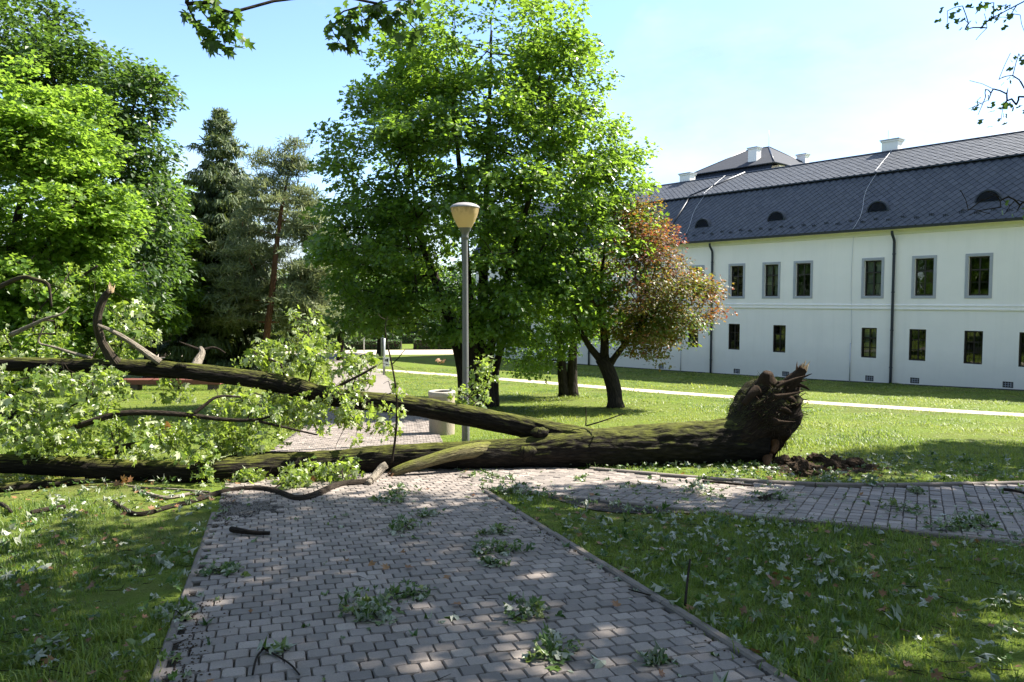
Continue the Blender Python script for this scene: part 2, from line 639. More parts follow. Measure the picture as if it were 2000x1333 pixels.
M['leaf_maple'] = leaf_mat("maple_leaf", (0.034, 0.080, 0.015), (0.062, 0.128, 0.020), (0.115, 0.180, 0.030), (0.26, 0.42, 0.035), 0.48, 0.36)
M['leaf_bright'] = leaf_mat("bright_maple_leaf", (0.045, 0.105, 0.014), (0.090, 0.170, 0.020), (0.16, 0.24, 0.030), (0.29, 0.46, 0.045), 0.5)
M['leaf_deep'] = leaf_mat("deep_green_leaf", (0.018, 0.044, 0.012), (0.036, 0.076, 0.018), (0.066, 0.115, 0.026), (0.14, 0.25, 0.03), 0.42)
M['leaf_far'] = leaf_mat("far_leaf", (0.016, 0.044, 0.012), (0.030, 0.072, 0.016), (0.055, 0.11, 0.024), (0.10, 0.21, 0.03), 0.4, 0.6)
M['leaf_fallen'] = leaf_mat("fallen_maple_leaf", (0.040, 0.085, 0.014), (0.10, 0.16, 0.024), (0.19, 0.23, 0.04), (0.32, 0.44, 0.04), 0.42, 0.34, back=(0.44, 0.48, 0.30))
M['leaf_litter'] = leaf_mat("litter_leaf", (0.032, 0.075, 0.012), (0.075, 0.135, 0.020), (0.16, 0.19, 0.04), (0.12, 0.22, 0.03), 0.22, 0.40, back=(0.31, 0.33, 0.25))
M['leaf_plum'] = leaf_mat("plum_leaf", (0.135, 0.042, 0.036), (0.115, 0.088, 0.024), (0.060, 0.115, 0.022), (0.29, 0.18, 0.03), 0.40, 0.5, tramp=((0.34, 0.08, 0.04), (0.33, 0.25, 0.03), (0.21, 0.38, 0.035)))
M['leaf_brown'] = leaf_mat("brown_leaf", (0.13, 0.06, 0.03), (0.24, 0.12, 0.05), (0.36, 0.22, 0.10), (0.3, 0.15, 0.04), 0.25, 0.6)
M['needle_spruce'] = leaf_mat("spruce_needles", (0.036, 0.064, 0.028), (0.078, 0.12, 0.040), (0.18, 0.21, 0.05), (0.18, 0.23, 0.04), 0.30, 0.6)
M['needle_pine'] = leaf_mat("pine_needles", (0.075, 0.11, 0.058), (0.15, 0.19, 0.095), (0.24, 0.25, 0.115), (0.26, 0.30, 0.11), 0.36, 0.6)
M['hedge'] = leaf_mat("hedge_leaf", (0.020, 0.05, 0.012), (0.04, 0.09, 0.018), (0.07, 0.13, 0.025), (0.10, 0.2, 0.02), 0.3, 0.5)
M['grass'] = leaf_mat("grass_blade", (0.038, 0.070, 0.015), (0.088, 0.150, 0.024), (0.21, 0.25, 0.050), (0.26, 0.36, 0.03), 0.42, 0.5, tramp=((0.10, 0.16, 0.02), (0.22, 0.34, 0.03), (0.40, 0.46, 0.06)))


# ------------------------------------------------------------------ leaf shapes
def fan(outline, centre, fold=0.18, droop=0.12):
    o = np.array(outline, float)
    o = np.vstack([o, (o[1:-1] * [-1, 1])[::-1]])
    v = np.vstack([[centre], o])
    z = fold * np.abs(v[:, 0]) - droop * (v[:, 1] - 0.3) ** 2
    v = np.column_stack([v, z])
    k = len(o)
    f = np.array([(0, 1 + i, 1 + (i + 1) % k) for i in range(k)])
    return v, f


MAPLE = fan([(0, 0), (0.30, 0.00), (0.56, 0.20), (0.27, 0.34), (0.50, 0.74), (0.16, 0.62), (0, 1.0)], (0, 0.36))
MAPLE_LO = fan([(0, 0), (0.50, 0.16), (0.22, 0.38), (0.42, 0.76), (0, 1.0)], (0, 0.40))
OVAL = (np.array([(0, 0, 0), (0.34, 0.45, 0.07), (0, 1, -0.05), (-0.34, 0.45, 0.07)]), np.array([(0, 1, 2), (0, 2, 3)]))
STRIP = (np.array([(-0.5, 0, 0), (0.5, 0, 0), (0.25, 1, 0), (-0.25, 1, 0)]), np.array([(0, 1, 2), (0, 2, 3)]))
NEEDLE = (np.array([(-0.06, 0, 0), (0.06, 0, 0), (0.0, 1, 0)]), np.array([(0, 1, 2)]))


def crumple(tm, seed, amt):
    v, f = tm[0].copy(), tm[1]
    r = np.random.default_rng(seed)
    v[:, 2] += r.normal(0, amt, len(v)) + amt * 1.5 * np.sin(v[:, 0] * 5 + seed) * v[:, 1]
    v[:, :2] *= r.uniform(0.72, 1.05, (len(v), 1))
    v[:, 0] *= r.uniform(0.35, 1.0)
    return v, f


CRUMPLED = [crumple(MAPLE, 50 + i, a) for i, a in enumerate((0.05, 0.08, 0.10, 0.13, 0.09, 0.15))]


def scatter_mix(mb, tms, pos, nrm, dr, size, tint, rng):
    k = rng.integers(0, len(tms), len(pos))
    size, tint = np.broadcast_to(size, (len(pos),)), np.broadcast_to(tint, (len(pos),))
    for i, tm in enumerate(tms):
        m_ = k == i
        mb.scatter(tm, pos[m_], nrm[m_], dr[m_], size[m_], tint[m_])
    return mb


def rand_dirs(n, rng):
    return unit(rng.normal(size=(n, 3)))

# ================================================================== the setting: ground and paths
gx = np.concatenate([[-900, -500, -300, -200, -150], np.arange(-100, -20, 5), np.arange(-20, 20.1, 1), np.arange(25, 101, 5), [150, 200, 300, 500, 900]])
gy = np.concatenate([np.arange(-70, -10, 10), np.arange(-10, 20, 0.5), np.arange(20, 80, 2), [80, 100, 140, 200, 300, 450, 650, 880]])
XX, YY = np.meshgrid(gx, gy)
ZZ = tz(YY)
idx = np.arange(XX.size).reshape(XX.shape)
F = np.stack([idx[:-1, :-1], idx[:-1, 1:], idx[1:, 1:], idx[1:, :-1]], -1).reshape(-1, 4)
ground = MB().add(np.stack([XX, YY, ZZ], -1).reshape(-1, 3), F).build("ground", M['turf'])
tag(ground, "sloping park ground with mown grass", "ground", kind="structure")


def sheet(pts_left, pts_right, dz):
    """a ribbon over the ground between two polylines of equal length"""
    A_, B_ = np.asarray(pts_left, float), np.asarray(pts_right, float)
    n = len(A_)
    V = np.vstack([A_, B_])
    V = np.column_stack([V, tz(V[:, 1]) + dz])
    F = np.array([(i, i + n, i + n + 1, i + 1) for i in range(n - 1)])
    return V, F


def resample(p, step):
    p = np.asarray(p, float)
    L = np.concatenate([[0], np.cumsum(np.linalg.norm(np.diff(p, axis=0), axis=1))])
    k = max(2, int(L[-1] / step) + 1)
    s = np.linspace(0, L[-1], k)
    return np.column_stack([np.interp(s, L, p[:, i]) for i in range(p.shape[1])])


def smooth(p, it=2):
    p = np.asarray(p, float)
    for _ in range(it):
        q = [p[0]]
        for a, b in zip(p[:-1], p[1:]):
            q += [a * 0.75 + b * 0.25, a * 0.25 + b * 0.75]
        q.append(p[-1])
        p = np.array(q)
    return p


def offset(p, d):
    tg = unit(np.gradient(p, axis=0))
    return p + np.column_stack([-tg[:, 1], tg[:, 0]]) * d


def paver_template(L, W, cut, ins, h=0.05):
    def ring(a, b, c):
        return [(-a, -b + c), (-a + c, -b), (a - c, -b), (a, -b + c), (a, b - c), (a - c, b), (-a + c, b), (-a, b - c)]
    a, b = L / 2, W / 2
    r0 = [(x, y, -h) for x, y in ring(a, b, cut)]
    r1 = [(x, y, -0.011) for x, y in ring(a, b, cut)]
    r2 = [(x, y, 0.0) for x, y in ring(a - ins, b - ins, cut * 0.9)]
    V = np.array(r0 + r1 + r2)
    q = []
    for o in (0, 8):
        for i in range(8):
            j = (i + 1) % 8
            q.append((o + i, o + j, o + 8 + j, o + 8 + i))
    return V, np.array(q), np.array([[16 + i for i in range(8)]])


def lay_pavers(parent, cells, dims, nsolo, lift=0.026):
    """cells: (x, y, angle of long side); the largest in view become objects, the rest one field"""
    cells = np.asarray(cells)
    d = np.hypot(cells[:, 0], cells[:, 1])
    u = 1000 + FPX * cells[:, 0] / np.maximum(cells[:, 1], 0.1)
    z = tz(cells[:, 1])
    vpx = 585 + FPX * (EYE - z) / np.maximum(cells[:, 1], 0.1)
    inview = (u > -30) & (u < 2030) & (vpx < 1350) & (cells[:, 1] > 1)
    order = np.argsort(np.where(inview, d, d + 1000))
    solo = order[:nsolo]
    rest = order[nsolo:]
    temps = [paver_template(dims[0] - g - 0.004, dims[1] - g - 0.004, c, 0.005) for g, c in ((0.0, 0.009), (0.001, 0.013), (0.002, 0.008), (0.000, 0.015), (0.002, 0.011))]
    meshes = []
    for tv, q, o8 in temps:
        mb = MB().add(tv, [q, o8])
        meshes.append(mb.mesh("paver", M['paver'], smooth=False))
    rng = np.random.default_rng(5)
    from mathutils import Matrix

    def frame(x, y, a):
        a = a + rng.normal(0, 0.012)
        s = 0.076 + rng.normal(0, 0.016)
        cx, cy = math.cos(a), math.sin(a)
        X = np.array([cx, cy, -s * cy + rng.normal(0, 0.009)])
        Y = np.array([-cy, cx, -s * cx])
        X = unit(X)
        Y = unit(Y - X * X.dot(Y))
        Z = np.cross(X, Y)
        return X, Y, Z, np.array([x + rng.normal(0, 0.0012), y + rng.normal(0, 0.0012), float(tz(y)) + lift + rng.normal(0, 0.0026)])
    for i in solo:
        X, Y, Z, P = frame(*cells[i])
        o = bpy.data.objects.new("paver", meshes[rng.integers(5)])
        COL.objects.link(o)
        o.parent = parent
        o.matrix_local = Matrix(((X[0], Y[0], Z[0], P[0]), (X[1], Y[1], Z[1], P[1]), (X[2], Y[2], Z[2], P[2]), (0, 0, 0, 1)))
    if len(rest):
        mb = MB()
        for i in rest:
            X, Y, Z, P = frame(*cells[i])
            tv, q, o8 = temps[rng.integers(5)]
            mb.add(P + tv @ np.array([X, Y, Z]), [q, o8], float(rng.random()))
        f = mb.build("paver_field", M['paver_f'], parent, smooth=False)
        tag(f, kind="stuff")


PD = np.array([-0.312, 0.950])
PE = np.array([0.950, 0.312])
E0, E1 = -0.53, 2.38


def se(s, e):
    return PD * s + PE * e


# --- main path: straight stretch up to the fallen tree, then bending on across the lawn
main_c = smooth([se(-1.0, 0.925), se(4, 0.925), se(9.6, 0.925), (-2.75, 13.5), (-3.7, 20), (-6.2, 32), (-9.5, 45), (-13, 58), (-18, 72)], 3)
main_c = resample(main_c, 0.5)
half = 1.455
V, Fq = sheet(offset(main_c, half + 0.03), offset(main_c, -half - 0.03), 0.005)
path = MB().add(V, Fq).build("paved_path", M['joint'])
tag(path, "block paved park path running away under the fallen tree", "path", kind="structure")
cells = []
s, row = 1.6, 0
while s < 10.6:
    off = (row % 2) * 0.061 + RNG.normal(0, 0.006)
    e = E0 + off - 0.061
    while e < E1:
        if E0 - 0.01 < e < E1 - 0.02:
            p = se(s, e + 0.03)
            cells.append((p[0], p[1], math.atan2(PE[1], PE[0])))
        e += 0.1225
    s += 0.118
    row += 1
# onward stretch beyond the tree
tgs = np.arctan2(np.gradient(main_c[:, 1]), np.gradient(main_c[:, 0]))
L = np.concatenate([[0], np.cumsum(np.linalg.norm(np.diff(main_c, axis=0), axis=1))])
s_start = np.interp(10.2, main_c[:, 1], L)
s = s_start
row = 0
while True:
    c = np.array([np.interp(s, L, main_c[:, 0]), np.interp(s, L, main_c[:, 1])])
    a = np.interp(s, L, tgs)
    if c[1] > 22:
        break
    if (c @ PD) > 10.55:
        nrm = np.array([math.sin(a), -math.cos(a)])
        e = -half + (row % 2) * 0.061
        while e < half - 0.03:
            p = c + nrm * e
            cells.append((p[0], p[1], a - math.pi / 2))
            e += 0.1225
    s += 0.118
    row += 1
# a patch of lost blocks at the left edge, filled with grit
g0 = G(470, 985)
cells = [c for c in cells if not (np.hypot((c[0] - G(462, 1000)[0]) / 0.42, (c[1] - G(462, 1000)[1]) / 0.42) < 1 + 0.25 * math.sin(c[0] * 17 + c[1] * 9))]
lay_pavers(path, cells, (0.1225, 0.118), 300)
gp = G(462, 1000)
mb = MB()
rr = np.random.default_rng(3)
aa = np.linspace(0, 2 * math.pi, 40, endpoint=False)
V = [(gp[0], gp[1], tz(gp[1]) + 0.018)]
for a in aa:
    r = 1 + 0.25 * math.sin(3 * a) * 0.5
    x, y = gp[0] + 0.50 * r * math.cos(a), gp[1] + 0.50 * r * math.sin(a)
    e = x * PE[0] + y * PE[1]
    if e < E0:
        x, y = x + PE[0] * (E0 - e), y + PE[1] * (E0 - e)
    V.append((x, y, tz(y) + 0.012))
mb.add(V, np.array([(0, 1 + i, 1 + (i + 1) % 40) for i in range(40)]))
tag(mb.build("grit_bed", M['grit'], path))
# stones of the grit
mb = MB()
ps = np.column_stack([gp[0] + rr.normal(0, 0.24, 1500), gp[1] + rr.normal(0, 0.26, 1500)])
for x, y in ps:
    if x * PE[0] + y * PE[1] < E0:
        continue
    r = rr.uniform(0.005, 0.016)
    b = np.array([(r, 0, 0), (0, r, 0), (-r, 0, 0), (0, -r, 0), (0, 0, r * 0.8)]) * rr.uniform(0.6, 1.2, (5, 1))
    mb.add(b + [x, y, tz(y) + 0.024], np.array([(0, 1, 4), (1, 2, 4), (2, 3, 4), (3, 0, 4)]), rr.random())
tag(mb.build("grit_stones", plain("grit_stone", (0.16, 0.145, 0.13), 0.9, 0.5, 40, 0.3, coord='pos'), path, smooth=False), kind="stuff")


# --- kerb stones: one by one along an edge
def kerb(parent, line, width, height, length=0.95, sink=0.06, mat=None, name="kerb_stone"):
    line = np.asarray(line, float)
    L = np.concatenate([[0], np.cumsum(np.linalg.norm(np.diff(line, axis=0), axis=1))])
    s = 0
    rng = np.random.default_rng(9)
    while s < L[-1] - 0.2:
        s2 = min(s + length, L[-1])
        k = max(2, int((s2 - s) / 0.2) + 1)
        q = np.linspace(s + 0.006, s2 - 0.006, k)
        c = np.column_stack([np.interp(q, L, line[:, 0]), np.interp(q, L, line[:, 1])])
        tg = unit(np.gradient(c, axis=0))
        nr = np.column_stack([-tg[:, 1], tg[:, 0]])
        z = tz(c[:, 1])[:, None] + rng.normal(0, 0.004)
        w, b = width / 2, 0.012
        prof = [(-w, -sink), (-w, height - b), (-w + b, height), (w - b, height), (w, height - b), (w, -sink)]
        V = np.stack([np.column_stack([c + nr * o, z + h]) for o, h in prof], 1)
        m_ = len(prof)
        V = V.reshape(-1, 3)
        fs = []
        for i in range(k - 1):
            for j in range(m_ - 1):
                fs.append((i * m_ + j, i * m_ + j + 1, (i + 1) * m_ + j + 1, (i + 1) * m_ + j))
        caps = np.array([[j for j in range(m_)], [(k - 1) * m_ + j for j in range(m_)][::-1]])
        MB().add(V, [np.array(fs), caps], rng.random()).build(name, mat or M['kerb'], parent, smooth=False)
        s = s2


kerb(path, resample([se(1.2, E1 + 0.05), se(8.45, E1 + 0.05)], 0.2), 0.065, 0.045, 1.0)
kerb(path, resample([se(1.6, E0 - 0.04), se(8.2, E0 - 0.04)], 0.2), 0.055, 0.022, 1.0)

V, Fq = sheet(offset(main_c, half)[main_c[:, 1] > 21.6], offset(main_c, -half)[main_c[:, 1] > 21.6], 0.016)
MB().add(V, Fq).build("distant_paving", plain("distant_paving", (0.19, 0.165, 0.145), 0.85, 0.2, 3, 0.3, coord='pos'), path)

# --- side path crossing to the right
SA = np.array([0.875, -0.484])
SP = np.array([0.484, 0.875])
S0 = np.array([0.59, 8.44])
low = np.array([S0 - SA * 1.3, S0, S0 + SA * 2.0, S0 + SA * 4.4, S0 + SA * 9])
upp = np.array([(-0.5, 11.2), (0.6, 10.75), (2.22, 9.82), (3.32, 9.23), (4.32, 9.05), (6.48, 9.28), (9.5, 9.8)])
lowr, uppr = resample(low, 0.25), resample(smooth(upp, 2), 0.25)
k = 40
A_ = resample(lowr, np.sum(np.linalg.norm(np.diff(lowr, axis=0), axis=1)) / (k - 0.5))[:k]
B_ = resample(uppr, np.sum(np.linalg.norm(np.diff(uppr, axis=0), axis=1)) / (k - 0.5))[:k]
V, Fq = sheet(B_, A_, 0.010)
side = MB().add(V, Fq).build("side_path", M['joint'])
tag(side, "side path of square blocks branching off to the right", "path", kind="structure")
cells = []
col = 0
a_ = -3.2
while a_ < 7.5:
    b_ = 0.03 + RNG.random() * 0.15
    while b_ < 4.2:
        p = S0 + SA * a_ + SP * b_
        ymax = np.interp(p[0], uppr[:, 0], uppr[:, 1])
        onmain = (p @ PE) < E1 + 0.03
        if p[1] < ymax - 0.07 and not onmain:
            cells.append((p[0], p[1], math.atan2(SP[1], SP[0])))
        b_ += 0.158
    a_ += 0.122
    col += 1
lay_pavers(side, cells, (0.158, 0.122), 300)
kerb(side, lowr[(lowr[:, 0] > 0.95) & (lowr[:, 0] < 7)], 0.06, 0.038, 1.0)
kerb(side, offset(uppr[(uppr[:, 0] > 1.0) & (uppr[:, 0] < 8.5)], 0.04), 0.07, 0.055, 1.0)

# a strip of muddy ground beside the side path
mb = MB()
q = [S0 + SA * a - SP * (0.10 + 0.30 * math.exp(-((a - 0.9) / 0.7) ** 2) + 0.12 * math.sin(a * 3)) for a in np.linspace(-0.2, 3.2, 18)]
V, Fq = sheet([S0 + SA * a + SP * 0.0 for a in np.linspace(-0.2, 3.2, 18)], q, 0.011)
tag(mb.add(V, Fq).build("mud", M['grit'], side))

# --- pale gravel path on the far lawn, parallel to the palace
gp_ = resample(smooth([(24, 8.0), (14.03, 20.2), (8.38, 27.45), (0, 38.4), (-6.2, 44.4), (-9.5, 47)], 2), 0.8)
V, Fq = sheet(offset(gp_, 0.62), offset(gp_, -0.62), 0.012)
gpath = MB().add(V, Fq).build("gravel_path", M['gravel'])
tag(gpath, "narrow pale gravel path along the palace lawn", "path", kind="structure")
bare = resample([(-30, 62), (-16, 66), (-4, 67), (8, 66)], 1.0)
V, Fq = sheet(offset(bare, 3.2), offset(bare, -3.4), 0.014)
bp = MB().add(V, Fq).build("earth_path", M['gravel'])
tag(bp, "bare sandy path in front of the clipped hedges", "path", kind="structure")

# ================================================================== the palace
BO = np.array([18.04, 35.3])
BA = np.array([0.636, -0.772])
BZ = float(tz(35.3)) - 0.02
BROT = math.atan2(BA[1], BA[0])


def tpx(px):
    u = (px - CX) / FPX
    return (u * BO[1] - BO[0]) / (BA[0] - BA[1] * u)


T0, T1 = -33.0, 13.0
WH = 7.45                      # wall height to the eaves
BD = 9.72                      # building depth
palace = thing("palace", "long white two-storey palace with dark shingled mansard roof", "building", (BO[0], BO[1], BZ), BROT)
O0 = (0, 0, 0)

upper = [tpx((a + b) / 2) for a, b in ((1240, 1270), (1290, 1318), (1342.5, 1377), (1421, 1454), (1486.5, 1523), (1546.6, 1586.6), (1679, 1725.5), (1776, 1828), (1880, 1937), (1997, 2062))]
lower = [tpx((a + b) / 2) for a, b in ((1245, 1268), (1342, 1366), (1422, 1446), (1509, 1536), (1682, 1714), (1775, 1811), (1883, 1922), (1990, 2034))]
upper = [-26.5, -23.6, -20.8] + upper + [8.6, 11.0]
lower = [-26.5, -23.6, -20.8] + lower + [8.4, 10.9]
holes = [(t_ - 0.41, t_ + 0.41, 4.23, 5.94) for t_ in upper] + [(t_ - 0.37, t_ + 0.37, 1.22, 2.68) for t_ in lower]
vents = [tpx(1440.5), tpx(1536.5), tpx(1701), tpx(1790), -13.8, 4.9]
vh = [(t_ - 0.20, t_ + 0.20, 0.06 - 0.0, 0.30) for t_ in vents]


def vent_z(t_):
    return float(tz(BO[1] + BA[1] * t_)) - BZ


vh = [(t_ - 0.20, t_ + 0.20, vent_z(t_) + 0.10, vent_z(t_) + 0.36) for t_ in vents]
allh = holes + vh
ts = sorted(set([T0, T1] + [h for q in allh for h in q[:2]]))
mbw = MB()
zlo = -1.3
for a, b in zip(ts[:-1], ts[1:]):
    if b - a < 1e-6:
        continue
    mid = (a + b) / 2
    cut = sorted([q[2:] for q in allh if q[0] < mid < q[1]])
    z = zlo
    for c0, c1 in cut + [(WH, None)]:
        if c0 > z:
            mbw.quad((a, 0, z), (b, 0, z), (b, 0, c0), (a, 0, c0))
        z = c1 if c1 is not None else z
for (a, b, c, d) in allh:      # reveals
    D_ = 0.22
    mbw.quad((a, 0, c), (a, D_, c), (a, D_, d), (a, 0, d))
    mbw.quad((b, 0, c), (b, 0, d), (b, D_, d), (b, D_, c))
    mbw.quad((a, 0, d), (a, D_, d), (b, D_, d), (b, 0, d))
    mbw.quad((a, 0, c), (b, 0, c), (b, D_, c), (a, D_, c))
mbw.quad((T0, 0, zlo), (T0, 0, WH), (T0, BD, WH), (T0, BD, zlo))
mbw.quad((T1, 0, zlo), (T1, BD, zlo), (T1, BD, WH), (T1, 0, WH))
mbw.quad((T0, BD, zlo), (T0, BD, WH), (T1, BD, WH), (T1, BD, zlo))
mbw.build("wall", M['wall'], palace, smooth=False, origin=O0)
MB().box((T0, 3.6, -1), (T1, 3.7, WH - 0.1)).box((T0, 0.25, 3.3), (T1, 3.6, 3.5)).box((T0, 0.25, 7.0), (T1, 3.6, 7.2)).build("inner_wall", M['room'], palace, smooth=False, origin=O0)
# string course, eaves cove, plinth
mbs = MB()
prof = [(0.0, 3.56), (-0.05, 3.58), (-0.055, 3.64), (-0.03, 3.66), (-0.035, 3.74), (-0.05, 3.76), (-0.05, 3.80), (0.0, 3.83)]
for (y0, z0), (y1, z1) in zip(prof[:-1], prof[1:]):
    mbs.quad((T0 - 0.05, y0, z0), (T1, y0, z0), (T1, y1, z1), (T0 - 0.05, y1, z1))
mbs.build("string_course", M['wall'], palace, smooth=False, origin=O0)
mbs = MB()
prof = [(-0.002, 7.10), (-0.03, 7.13), (-0.05, 7.22), (-0.12, 7.32), (-0.24, 7.38), (-0.33, 7.40)]
for (y0, z0), (y1, z1) in zip(prof[:-1], prof[1:]):
    mbs.quad((T0 - 0.3, y0, z0), (T1, y0, z0), (T1, y1, z1), (T0 - 0.3, y1, z1))
mbs.build("eaves_cove", M['cove'], palace, smooth=False, origin=O0)
mbs = MB()
tt_ = np.linspace(T0, T1, 30)
for a, b in zip(tt_[:-1], tt_[1:]):
    za, zb = vent_z(a), vent_z(b)
    mbs.quad((a, -0.02, za - 0.2), (b, -0.02, zb - 0.2), (b, -0.02, zb + 0.05), (a, -0.02, za + 0.05))
    mbs.quad((a, -0.02, za + 0.05), (b, -0.02, zb + 0.05), (b, 0.01, zb + 0.05), (a, 0.01, za + 0.05))
mbs.build("plinth", M['plinth'], palace, smooth=False, origin=O0)


def tin(px, y):
    u = (px - CX) / FPX
    return (u * (BO[1] + BA[0] * y) - (BO[0] - BA[1] * y)) / (BA[0] - BA[1] * u)


def pbox(parent, name, lo, hi, mat):
    return MB().box(lo, hi).build(name, mat, parent, smooth=False, origin=O0)


def frame_mb(a, b, c, d, w, y0, y1):
    m_ = MB()
    m_.box((a, y0, c), (b, y1, c + w)).box((a, y0, d - w), (b, y1, d)).box((a, y0, c + w), (a + w, y1, d - w)).box((b - w, y0, c + w), (b, y1, d - w))
    return m_


def window(t_, hw, c, d, surround, curtain, rng):
    a, b = t_ - hw, t_ + hw
    if surround:
        s_ = 0.125
        m_ = frame_mb(a - s_, b + s_, c - s_, d + s_, s_ - 0.002, -0.025, 0.08)
        w_ = m_.build("window", M['stone'], palace, smooth=False, origin=O0)
    else:
        w_ = frame_mb(a + 0.002, b - 0.002, c + 0.002, d - 0.002, 0.045, 0.035, 0.10).build("window", M['sash'], palace, smooth=False, origin=O0)
    fy = 0.12 if surround else 0.105
    frame_mb(a + 0.003, b - 0.003, c + 0.003, d - 0.003, 0.06, fy, fy + 0.06).build("sash_frame", M['sash'], w_, smooth=False, origin=O0)
    mid = c + (d - c) * 0.66
    pbox(w_, "mullion", (t_ - 0.03, fy + 0.005, c + 0.06), (t_ + 0.03, fy + 0.055, d - 0.06), M['sash'])
    for s_ in (-1, 1):
        x0, x1 = (a + 0.06, t_ - 0.03) if s_ < 0 else (t_ + 0.03, b - 0.06)
        pbox(w_, "transom", (x0, fy + 0.006, mid - 0.03), (x1, fy + 0.054, mid + 0.03), M['sash'])
        zm = c + (d - c) * 0.345
        pbox(w_, "glazing_bar", (x0, fy + 0.012, zm - 0.013), (x1, fy + 0.045, zm + 0.013), M['sash'])
        for z0, z1 in ((c + 0.06, zm - 0.013), (zm + 0.013, mid - 0.03), (mid + 0.03, d - 0.06)):
            tl = rng.normal(0, 0.004)
            MB().quad((x0, fy + 0.028, z0), (x1, fy + 0.028 + tl, z0), (x1, fy + 0.03 + tl, z1), (x0, fy + 0.03, z1)).build("pane", M['glass'], w_, smooth=False, origin=O0)
    if curtain:
        m_ = MB()
        for s_ in (-1, 1):
            x0 = a + 0.03 if s_ < 0 else t_ + 0.05
            xs = np.linspace(x0, x0 + hw * 0.85, 15)
            ys_ = fy + 0.17 + 0.02 * np.sin(np.arange(15) * 2.1)
            for i in range(14):
                m_.quad((xs[i], ys_[i], c), (xs[i + 1], ys_[i + 1], c), (xs[i + 1], ys_[i + 1], d), (xs[i], ys_[i], d))
        m_.build("curtain", M['curtain'], w_, origin=O0)
    if not surround:   # iron grille in front of the lower windows
        g = MB()
        for i in range(1, 4):
            x = a + (b - a) * i / 4
            g.box((x - 0.006, 0.055, c + 0.045), (x + 0.006, 0.067, d - 0.045))
        for i in range(1, 6):
            z = c + (d - c) * i / 6
            g.box((a + 0.045, 0.068, z - 0.006), (b - 0.045, 0.08, z + 0.006))
        g.build("window_grille", M['sash'], w_, smooth=False, origin=O0)


wr = np.random.default_rng(21)
for i, t_ in enumerate(upper):
    window(t_, 0.41, 4.23, 5.94, True, i in (7, 9, 5), wr)
for i, t_ in enumerate(lower):
    window(t_, 0.37, 1.22, 2.68, False, i in (4, 7), wr)
for (a, b, c, d) in vh:
    g = frame_mb(a + 0.002, b - 0.002, c + 0.002, d - 0.002, 0.025, 0.01, 0.05)
    v_ = g.build("wall_vent", M['vent'], palace, smooth=False, origin=O0)
    for i in range(1, 4):
        pbox(v_, "bar", (a + (b - a) * i / 4 - 0.012, 0.02, c + 0.025), (a + (b - a) * i / 4 + 0.012, 0.04, d - 0.025), M['stone'])
    for i in range(1, 3):
        pbox(v_, "bar", (a + 0.025, 0.012, c + (d - c) * i / 3 - 0.010), (b - 0.025, 0.019, c + (d - c) * i / 3 + 0.010), M['stone'])
    pbox(v_, "backing", (a, 0.16, c), (b, 0.17, d), M['room'])
# downpipes
for t_ in (tpx(1391), tpx(1744), -20.0, 9.8):
    z0 = vent_z(t_)
    pts = [(t_, -0.36, 7.28), (t_, -0.35, 7.12), (t_, -0.22, 6.98), (t_, -0.10, 6.84), (t_, -0.09, 6.6), (t_, -0.09, z0 - 0.05)]
    d_ = MB().tube(smooth(pts, 2), 0.062, 10).build("downpipe", M['metal'], palace, origin=O0)
    for z in (6.2, 4.4, 2.6, z0 + 0.8):
        MB().tube([(t_, -0.09, z - 0.025), (t_, -0.09, z + 0.025)], 0.078, 10).build("pipe_clip", M['metal'], d_, origin=O0)
# lightning conductors on the wall
for t_ in (tpx(1663), tpx(1331)):
    pts = [(t_ + 0.05 * math.sin(z * 0.9), -0.03, z) for z in np.linspace(7.2, vent_z(t_) + 1.9, 14)]
    w_ = MB().tube(pts, 0.010, 5).build("lightning_wire", M['wire'], palace, origin=O0)
    zz = vent_z(t_)
    MB().tube([(t_, -0.04, zz + 1.95), (t_, -0.04, zz - 0.05)], 0.024, 6).build("conduit", M['wire'], w_, origin=O0)

# --- roof
EV, BRK, RDG = (-0.36, 7.42), (1.90, 10.40), (4.86, 11.95)
TR0, TR1 = T0 - 0.4, T1 + 0.4
roofm = MB()
roofm.quad((TR0, EV[0], EV[1]), (TR1, EV[0], EV[1]), (TR1, *BRK), (TR0, *BRK))
roofm.quad((TR0, BRK[0] - 0.10, BRK[1] + 0.04), (TR1, BRK[0] - 0.10, BRK[1] + 0.04), (TR1, *RDG), (TR0, *RDG))
roofm.quad((TR0, *RDG), (TR1, *RDG), (TR1, 2 * RDG[0] - BRK[0], BRK[1]), (TR0, 2 * RDG[0] - BRK[0], BRK[1]))
roofm.quad((TR0, 2 * RDG[0] - BRK[0], BRK[1]), (TR1, 2 * RDG[0] - BRK[0], BRK[1]), (TR1, BD + 0.36, EV[1]), (TR0, BD + 0.36, EV[1]))
for T_ in (TR0 + 0.2, TR1 - 0.2):
    roofm.add([(T_, EV[0], EV[1]), (T_, *BRK), (T_, *RDG), (T_, 2 * RDG[0] - BRK[0], BRK[1]), (T_, BD + 0.36, EV[1])], np.array([[0, 1, 2, 3, 4]]))
roofm.quad((TR0, EV[0], EV[1] - 0.02), (TR1, EV[0], EV[1] - 0.02), (TR1, 0.02, EV[1] - 0.02), (TR0, 0.02, EV[1] - 0.02))
roof = roofm.build("roof", M['metal'], palace, smooth=False, origin=O0)
